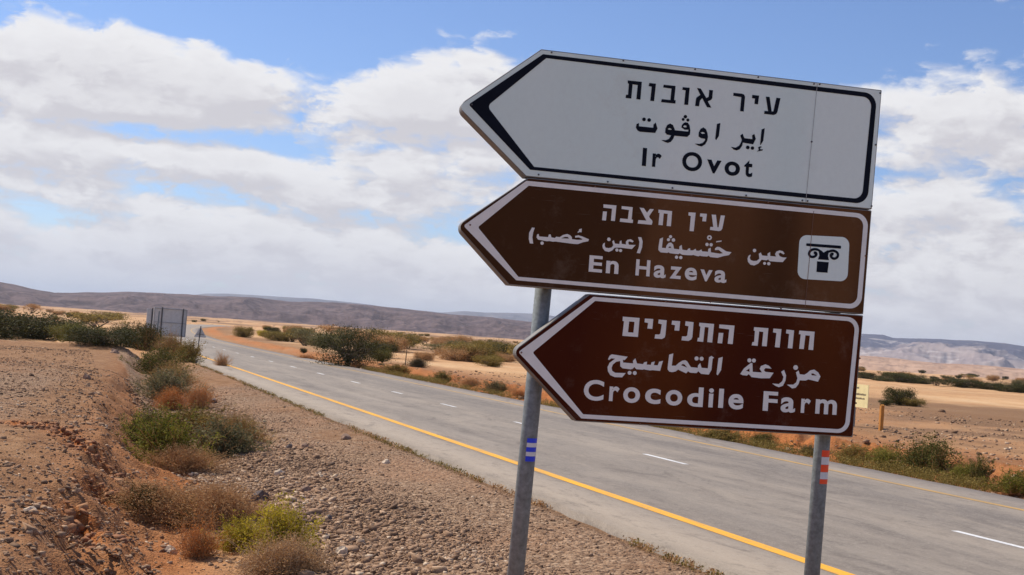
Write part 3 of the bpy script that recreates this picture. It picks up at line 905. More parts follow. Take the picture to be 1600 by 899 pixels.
_shrubs = {}
def shrub_proto(kind, v, leafmat, twigmat):
    key = (kind, v, leafmat, twigmat)
    if key not in _shrubs:
        st, fo = shrub_data(kind, v * 13 + len(kind))
        st.materials.append(MAT[twigmat]); fo.materials.append(MAT[leafmat])
        _shrubs[key] = (st, fo)
    return _shrubs[key]

def shrub(px, py, w, h, kind, leafmat, twigmat, label, group=None, name='desert_shrub', cat='shrub', v=None, aspect=0.8, rz=None, sink=0.0):
    """px, py: foot of the shrub as seen; w, h: seen width and height"""
    P = hit(px, py)
    k = math.hypot(P.x, P.y) / FPX
    rr = random.Random(int(px * 31 + py * 7))
    v = rr.randrange(4) if v is None else v
    st, fo = shrub_proto(kind, v, leafmat, twigmat)
    e = empty(name, P - Vector((0, 0, sink)), rr.random() * 6.28 if rz is None else rz, label=label, cat=cat, group=group)
    hh = h * k / 0.95; ww = w * k / 1.75
    # keep the wide side across the view whatever the turn
    e.rotation_euler = (0, 0, math.atan2(-P.x, P.y) + rr.uniform(-0.35, 0.35) + (math.pi if rr.random() < 0.5 else 0))
    e.scale = (ww * 0.98, ww * 0.6, hh * 0.8)
    link('foliage', fo, e); link('stems', st, e)
    return e

def crown_data(seed, nclump, nleaf, ls, flat, layers):
    r = np.random.default_rng(seed)
    th = r.uniform(0, 6.283, nclump); rad = np.sqrt(r.random(nclump))
    z = r.choice(layers, nclump) + r.normal(0, 0.07, nclump)
    prof = np.sqrt(np.clip(1 - ((z - 0.55) / 0.62) ** 2, 0.05, 1))
    CC = np.stack([np.cos(th) * rad * prof, np.sin(th) * rad * prof, z], 1)
    cs = r.uniform(0.08, 0.2, nclump)
    k = r.integers(0, nclump, nclump * nleaf)
    C = CC[k] + r.normal(0, 1, (len(k), 3)) * cs[k][:, None] * np.array([1, 1, flat])
    C = C[C[:, 2] > 0.02]
    Vl, Fl = leaves(r, C, ls, 0.3)
    tint = np.clip(r.normal(0.5, 0.18, len(C)) + 0.4 * fbm(C[:, 0] + seed, C[:, 1] + C[:, 2] * 1.5, 2.0, 3), 0, 1)
    fo = mesh_np('crown', Vl, Fl, np.repeat(tint, 4))
    nt_ = 9
    tb = np.zeros((nt_, 3)); tb[:, :2] = r.normal(0, 0.05, (nt_, 2)); tb[:, 2] = -0.05
    pick = CC[r.choice(nclump, nt_)]
    mid = pick * np.array([0.45, 0.45, 0.55])
    V1, F1 = twigs(r, tb, mid, 0.03, 0.018, 3, 0.1)
    kk = r.integers(0, nt_, nclump)
    V2, F2 = twigs(r, mid[kk], CC, 0.012, 0.004, 2, 0.1)
    V = np.vstack([V1, V2]); Fq = np.vstack([F1, F2 + len(V1)])
    return mesh_np('trunk', V, Fq), fo

_trees = {}
def tree(px, py, w, h, kind, leafmat, label, group=None, name='acacia_tree', cat='tree', v=None, sink=0.0, rz=None):
    P = hit(px, py)
    k = math.hypot(P.x, P.y) / FPX
    rr = random.Random(int(px * 17 + py * 5))
    v = rr.randrange(3) if v is None else v
    key = (kind, v, leafmat)
    if key not in _trees:
        cfg = dict(acacia=(90, 90, 0.026, 0.45, [0.35, 0.5, 0.62, 0.75, 0.85]), bush=(120, 110, 0.028, 0.7, [0.12, 0.28, 0.45, 0.6, 0.72]), flat=(40, 60, 0.04, 0.35, [0.5, 0.7, 0.8]),
                   big=(120, 110, 0.019, 0.5, [0.12, 0.25, 0.4, 0.52, 0.64, 0.76, 0.86]))[kind]
        st, fo = crown_data(v * 7 + len(kind), *cfg)
        st.materials.append(MAT['bark']); fo.materials.append(MAT[leafmat])
        _trees[key] = (st, fo)
    st, fo = _trees[key]
    e = empty(name, P - Vector((0, 0, sink)), rr.random() * 6.28 if rz is None else rz, label=label, cat=cat, group=group)
    e.scale = (w * k / 2.05, w * k / 2.05, h * k / 0.98)
    link('crown', fo, e); link('trunk', st, e)
    return e

# plants in the ditch, from the camera outwards
shrub(445, 905, 190, 66, 'twiggy', 'leaf_tan', 'twig_grey', 'grey dead brushwood at the foot of the yellow-green bush', v=1)
shrub(440, 872, 130, 88, 'leafy', 'leaf_yellow', 'twig_grey', 'yellow-green bush at the bottom of the ditch beside the gravel', v=2)
shrub(375, 862, 100, 52, 'leafy', 'leaf_yellow', 'twig', 'lower yellow bush joined to the left of the yellow-green one', v=1)
shrub(310, 872, 110, 62, 'tuft', 'leaf_orange', 'twig', 'rusty orange dry tuft left of the yellow-green bush', v=0)
shrub(345, 818, 180, 62, 'twiggy', 'leaf_tan', 'twig', 'right half of the broad brown twiggy bush above the rusty tuft', v=2)
shrub(262, 816, 195, 62, 'twiggy', 'leaf_tan', 'twig', 'broad brown twiggy bush behind the small white stone', v=3)
shrub(300, 822, 90, 40, 'leafy', 'leaf_olive', 'twig', 'dark olive growth inside the foot of the brown twiggy bush', v=1)
shrub(222, 804, 76, 40, 'leafy', 'leaf_dark', 'twig', 'dark low bush at the left end of the brown twiggy bush', v=0)
shrub(285, 736, 120, 36, 'twiggy', 'leaf_tan', 'twig', 'brown dry brush in front of the bright green ditch shrub', v=0)
shrub(255, 722, 130, 76, 'leafy', 'leaf_fresh', 'twig', 'bright green shrub in the middle of the ditch', v=1)
shrub(350, 714, 140, 62, 'leafy', 'leaf_grey', 'twig', 'grey-green bush right of the bright green ditch shrub', v=3)
shrub(222, 694, 80, 52, 'leafy', 'leaf_green', 'twig', 'dark green bush left of the bright green ditch shrub', v=2)
shrub(300, 682, 150, 46, 'leafy', 'leaf_olive', 'twig', 'low olive growth behind the bright green ditch shrub', v=1)
shrub(372, 694, 100, 46, 'twiggy', 'leaf_olive', 'twig', 'olive brown twigs at the right end of the grey-green bush', v=2)
shrub(310, 640, 76, 42, 'tuft', 'leaf_orange', 'twig', 'round orange tuft on the right side of the ditch', v=1)
shrub(268, 640, 64, 32, 'twiggy', 'leaf_orange', 'twig', 'small rusty brush left of the round orange tuft', v=1)
shrub(258, 626, 96, 42, 'leafy', 'leaf_grey', 'twig_grey', 'grey-green cushion bush behind the round orange tuft', v=0)
shrub(266, 606, 100, 36, 'twiggy', 'leaf_olive', 'twig', 'brownish bush between two green ditch shrubs', v=1)
shrub(248, 588, 96, 44, 'leafy', 'leaf_green', 'twig', 'green bush nearest the back of the big grey signs', v=1)
shrub(292, 566, 54, 36, 'leafy', 'leaf_olive', 'twig', 'olive bush left of the triangular sign post', v=3)
shrub(268, 560, 56, 38, 'twiggy', 'leaf_olive', 'twig', 'yellowish brush under the back of the big grey sign', v=2)
shrub(346, 575, 38, 24, 'tuft', 'leaf_tan', 'twig', 'round tan tuft on the verge right of the triangular sign', v=0)
shrub(228, 548, 56, 36, 'leafy', 'leaf_dark', 'twig', 'dark bush at the end of the spoil heap', v=0)

# behind the left terrace
for i, a in enumerate([(-30, 528, 130, 52, 'leaf_dark', 'dark green bush cut off by the left edge, behind the terrace'),
          (60, 531, 120, 44, 'leaf_dark', 'dark green bush behind the terrace, second from the left'),
          (118, 536, 70, 34, 'leaf_green', 'mid green bush with a bright patch, third behind the terrace'),
          (160, 540, 90, 34, 'leaf_dark', 'dark bush with olive top, nearest the spoil heap'),
          (215, 545, 70, 44, 'leaf_dark', 'dark green thicket left of the back of the grey signs')]):
    tree(a[0], a[1] - 2, a[2] * 1.1, a[3] * 0.85, 'bush', a[4], a[5], 'thicket behind the left terrace', 'desert_bush', 'bush', v=i % 3, sink=0.1)
tree(150, 513, 90, 22, 'flat', 'leaf_olive', 'olive scrub tree above the thicket behind the terrace', name='desert_bush', cat='bush')
tree(165, 506, 50, 18, 'acacia', 'leaf_olive', 'rounded olive tree on the pale sand beyond the left thicket')
tree(50, 490, 28, 14, 'flat', 'leaf_tan', 'small bare-looking tree on the sand near the left edge')
tree(10, 486, 30, 10, 'bush', 'leaf_olive', 'olive bush far out on the sand at the left edge', name='desert_bush', cat='bush')
tree(118, 497, 22, 10, 'flat', 'leaf_tan', 'small tan tree on the bright sand left of the olive tree')

# middle distance, left of the big sign
tree(545, 574, 118, 60, 'big', 'leaf_dark', 'big dark spreading acacia beside the road', v=2)
tree(597, 566, 30, 20, 'bush', 'leaf_green', 'green bush attached to the right of the big dark acacia', name='desert_bush', cat='bush')
tree(612, 549, 90, 32, 'acacia', 'leaf_olive', 'olive acacia just behind the big dark one', v=1)
tree(637, 545, 40, 22, 'acacia', 'leaf_green', 'small green tree with a thin trunk right of the olive acacia', v=2)
tree(520, 527, 50, 18, 'flat', 'leaf_tan', 'brown flat-topped tree behind the left side of the big acacia', v=0)
tree(380, 528, 30, 18, 'bush', 'leaf_olive', 'small round bush left of the yellow bush', name='desert_bush', cat='bush')
tree(436, 533, 50, 15, 'bush', 'leaf_olive', 'low olive bush right of the yellow bush', name='desert_bush', cat='bush')
tree(410, 526, 17, 10, 'bush', 'leaf_yellow', 'small bright yellow bush on the sand beyond the road', name='desert_bush', cat='bush')
tree(712, 563, 72, 20, 'bush', 'leaf_tan', 'wide tan bush on the sand left of the big sign', name='desert_bush', cat='bush', v=1)
tree(765, 573, 50, 18, 'bush', 'leaf_olive', 'tan-olive bush right of the wide tan bush', name='desert_bush', cat='bush', v=2)
shrub(652, 574, 34, 15, 'twiggy', 'leaf_dark', 'bark', 'dark scraggy bush beside the thin bare pole')
tree(474, 552, 12, 8, 'bush', 'leaf_dark', 'tiny dark bush left of the big acacia', name='desert_bush', cat='bush')
shrub(563, 577, 42, 12, 'tuft', 'leaf_orange', 'twig', 'rusty low growth under the big acacia by the asphalt')

verge_r = [(480, 562, 50, 9, 'tuft', 'leaf_orange', 'first low rusty brush along the far verge, left of the acacia'),
           (620, 584, 60, 15, 'leafy', 'leaf_olive', 'olive brush on the far verge right of the acacia'),
           (690, 598, 44, 16, 'leafy', 'leaf_green', 'dark green cushion on the far verge'),
           (735, 604, 40, 13, 'twiggy', 'leaf_tan', 'tan brush right of the dark green cushion'),
           (775, 613, 56, 18, 'leafy', 'leaf_grey', 'grey-green brush on the far verge beside the left sign post'),
           (812, 620, 50, 14, 'tuft', 'leaf_orange', 'rusty brush on the far verge behind the left sign post'),
           (1125, 690, 90, 24, 'leafy', 'leaf_olive', 'olive-yellow growth seen below the dark brown board'),
           (1190, 697, 60, 22, 'leafy', 'leaf_green', 'dark green bush seen below the dark brown board'),
           (1262, 711, 36, 18, 'leafy', 'leaf_grey', 'grey-green bush just left of the right sign post'),
           (1335, 722, 80, 24, 'leafy', 'leaf_olive', 'yellowish growth right of the right sign post'),
           (1388, 732, 80, 32, 'leafy', 'leaf_fresh', 'yellow-green shrub left of the tallest roadside shrub'),
           (1447, 744, 112, 58, 'leafy', 'leaf_green', 'tallest green upright shrub at the right roadside'),
           (1505, 755, 66, 32, 'leafy', 'leaf_fresh', 'fresh green shrub right of the tallest one'),
           (1530, 760, 56, 38, 'upright', 'leaf_green', 'darker upright shrub, second from the right edge'),
           (1590, 772, 80, 34, 'leafy', 'leaf_fresh', 'green shrub cut off by the right edge')]
for a in verge_r:
    shrub(a[0], a[1], a[2], a[3], a[4], a[5], 'twig', a[6], 'shrubs along the far side of the road')

# right field
tree(1406, 633, 46, 26, 'bush', 'leaf_dark', 'round dark bush right of the cream notice', name='desert_bush', cat='bush', v=0)
tree(1428, 635, 36, 12, 'bush', 'leaf_olive', 'low olive bush at the right foot of the round dark bush', name='desert_bush', cat='bush', v=1)
tree(1384, 634, 20, 9, 'bush', 'leaf_dark', 'low dark bush at the left foot of the round dark bush', name='desert_bush', cat='bush', v=2)
row = [(1352, 592, 30, 11), (1378, 597, 34, 8), (1410, 598, 64, 16), (1440, 600, 36, 9), (1462, 603, 42, 12), (1505, 605, 56, 14), (1545, 609, 40, 12), (1580, 613, 50, 15), (1610, 615, 50, 16), (1385, 590, 14, 8)]
rowl = ['leftmost', 'low gap-filling', 'widest', 'thin', 'flat-topped', 'dense rounded', 'small', 'thick dark', 'cut off by the right edge, last', 'tiny umbrella-shaped']
for i, (a, lb) in enumerate(zip(row, rowl)):
    tree(a[0], a[1], a[2], a[3], 'flat' if i in (4, 9) else 'bush', 'leaf_dark', lb + ' tree of the dark row below the pink foothills', 'row of trees across the right plain', 'acacia_tree', 'tree', v=i % 3, sink=0.1)

# scrub dotted over the plain
sr = random.Random(5)
n_sc = 0
for k in range(700):
    if n_sc >= 170: break
    px = sr.uniform(-60, 1700)
    hz = 471 + px * 0.0735
    py = hz + 4 + 42 * sr.random() ** 1.9
    if 830 < px < 1330: continue
    if px > 1330 and py > hz + 22: continue
    if px < 240 and py > hz + 26: continue
    P = hit(px, py)
    s, p = sp(P.x, P.y)
    if -8 < p < 15: continue
    d = math.hypot(P.x, P.y)
    if d > 900: continue
    w = sr.uniform(1.2, 4.2) * FPX / d; h = w * sr.uniform(0.3, 0.55)
    lm = sr.choice(['leaf_olive', 'leaf_tan', 'leaf_tan', 'leaf_dark', 'leaf_olive', 'leaf_grey'])
    tree(px, py, w, h, sr.choice(['bush', 'bush', 'flat']), lm, '%s %s scrub bush dotted over the sandy plain %s' % (dict(leaf_olive='olive', leaf_tan='straw-coloured', leaf_dark='dark green', leaf_grey='grey-green')[lm], 'large' if w * d / FPX > 2.7 else 'small', 'left of the road' if p < 0 else ('right of the signs' if px > 1300 else 'between road and ridge')), 'scrub dotted over the plain', 'desert_bush', 'bush', v=sr.randrange(3))
    n_sc += 1

# low weeds along the broken asphalt edges
def weeds(name, s0, s1, p0, jit, n, mat, label, seed, hmax=0.07):
    r = np.random.default_rng(seed)
    s = s0 + (s1 - s0) * r.random(n) ** 1.3
    cl = fbm(s, s * 0 + seed, 0.5, 3)
    s = s[cl > -0.15]; n = len(s)
    p = p0 + r.normal(0, jit, n)
    x, y = xy(s, p)
    per = 7
    base = np.repeat(np.stack([x, y, terrain(x, y) - 0.01], 1), per, 0)
    base[:, :2] += r.normal(0, 0.02, (len(base), 2))
    tips = base + np.stack([r.normal(0, 0.05, len(base)), r.normal(0, 0.05, len(base)), r.uniform(0.02, hmax, len(base)) + 0.02], 1)
    C = np.vstack([base * (1 - f) + tips * f for f in (0.5, 0.8, 1.0)])
    V, Fq = leaves(r, C, 0.016)
    tint = np.repeat(np.clip(r.normal(0.45, 0.25, len(C)), 0, 1), 4)
    o = link(name, mesh_np(name, V, Fq, tint), None, MAT[mat])
    tag(o, label, 'weeds', kind='stuff')
weeds('verge_weeds', -4, 50, -1.38, 0.07, 380, 'leaf_olive', 'low olive weeds along the near broken edge of the asphalt', 3)
weeds('verge_weeds', -4, 50, -1.36, 0.05, 350, 'leaf_tan', 'sparse straw-coloured weeds along the near broken edge of the asphalt', 8)
weeds('verge_weeds', 0, 60, 9.3, 0.35, 7000, 'leaf_olive', 'dry olive weeds at the foot of the red bank across the road', 5, 0.26)

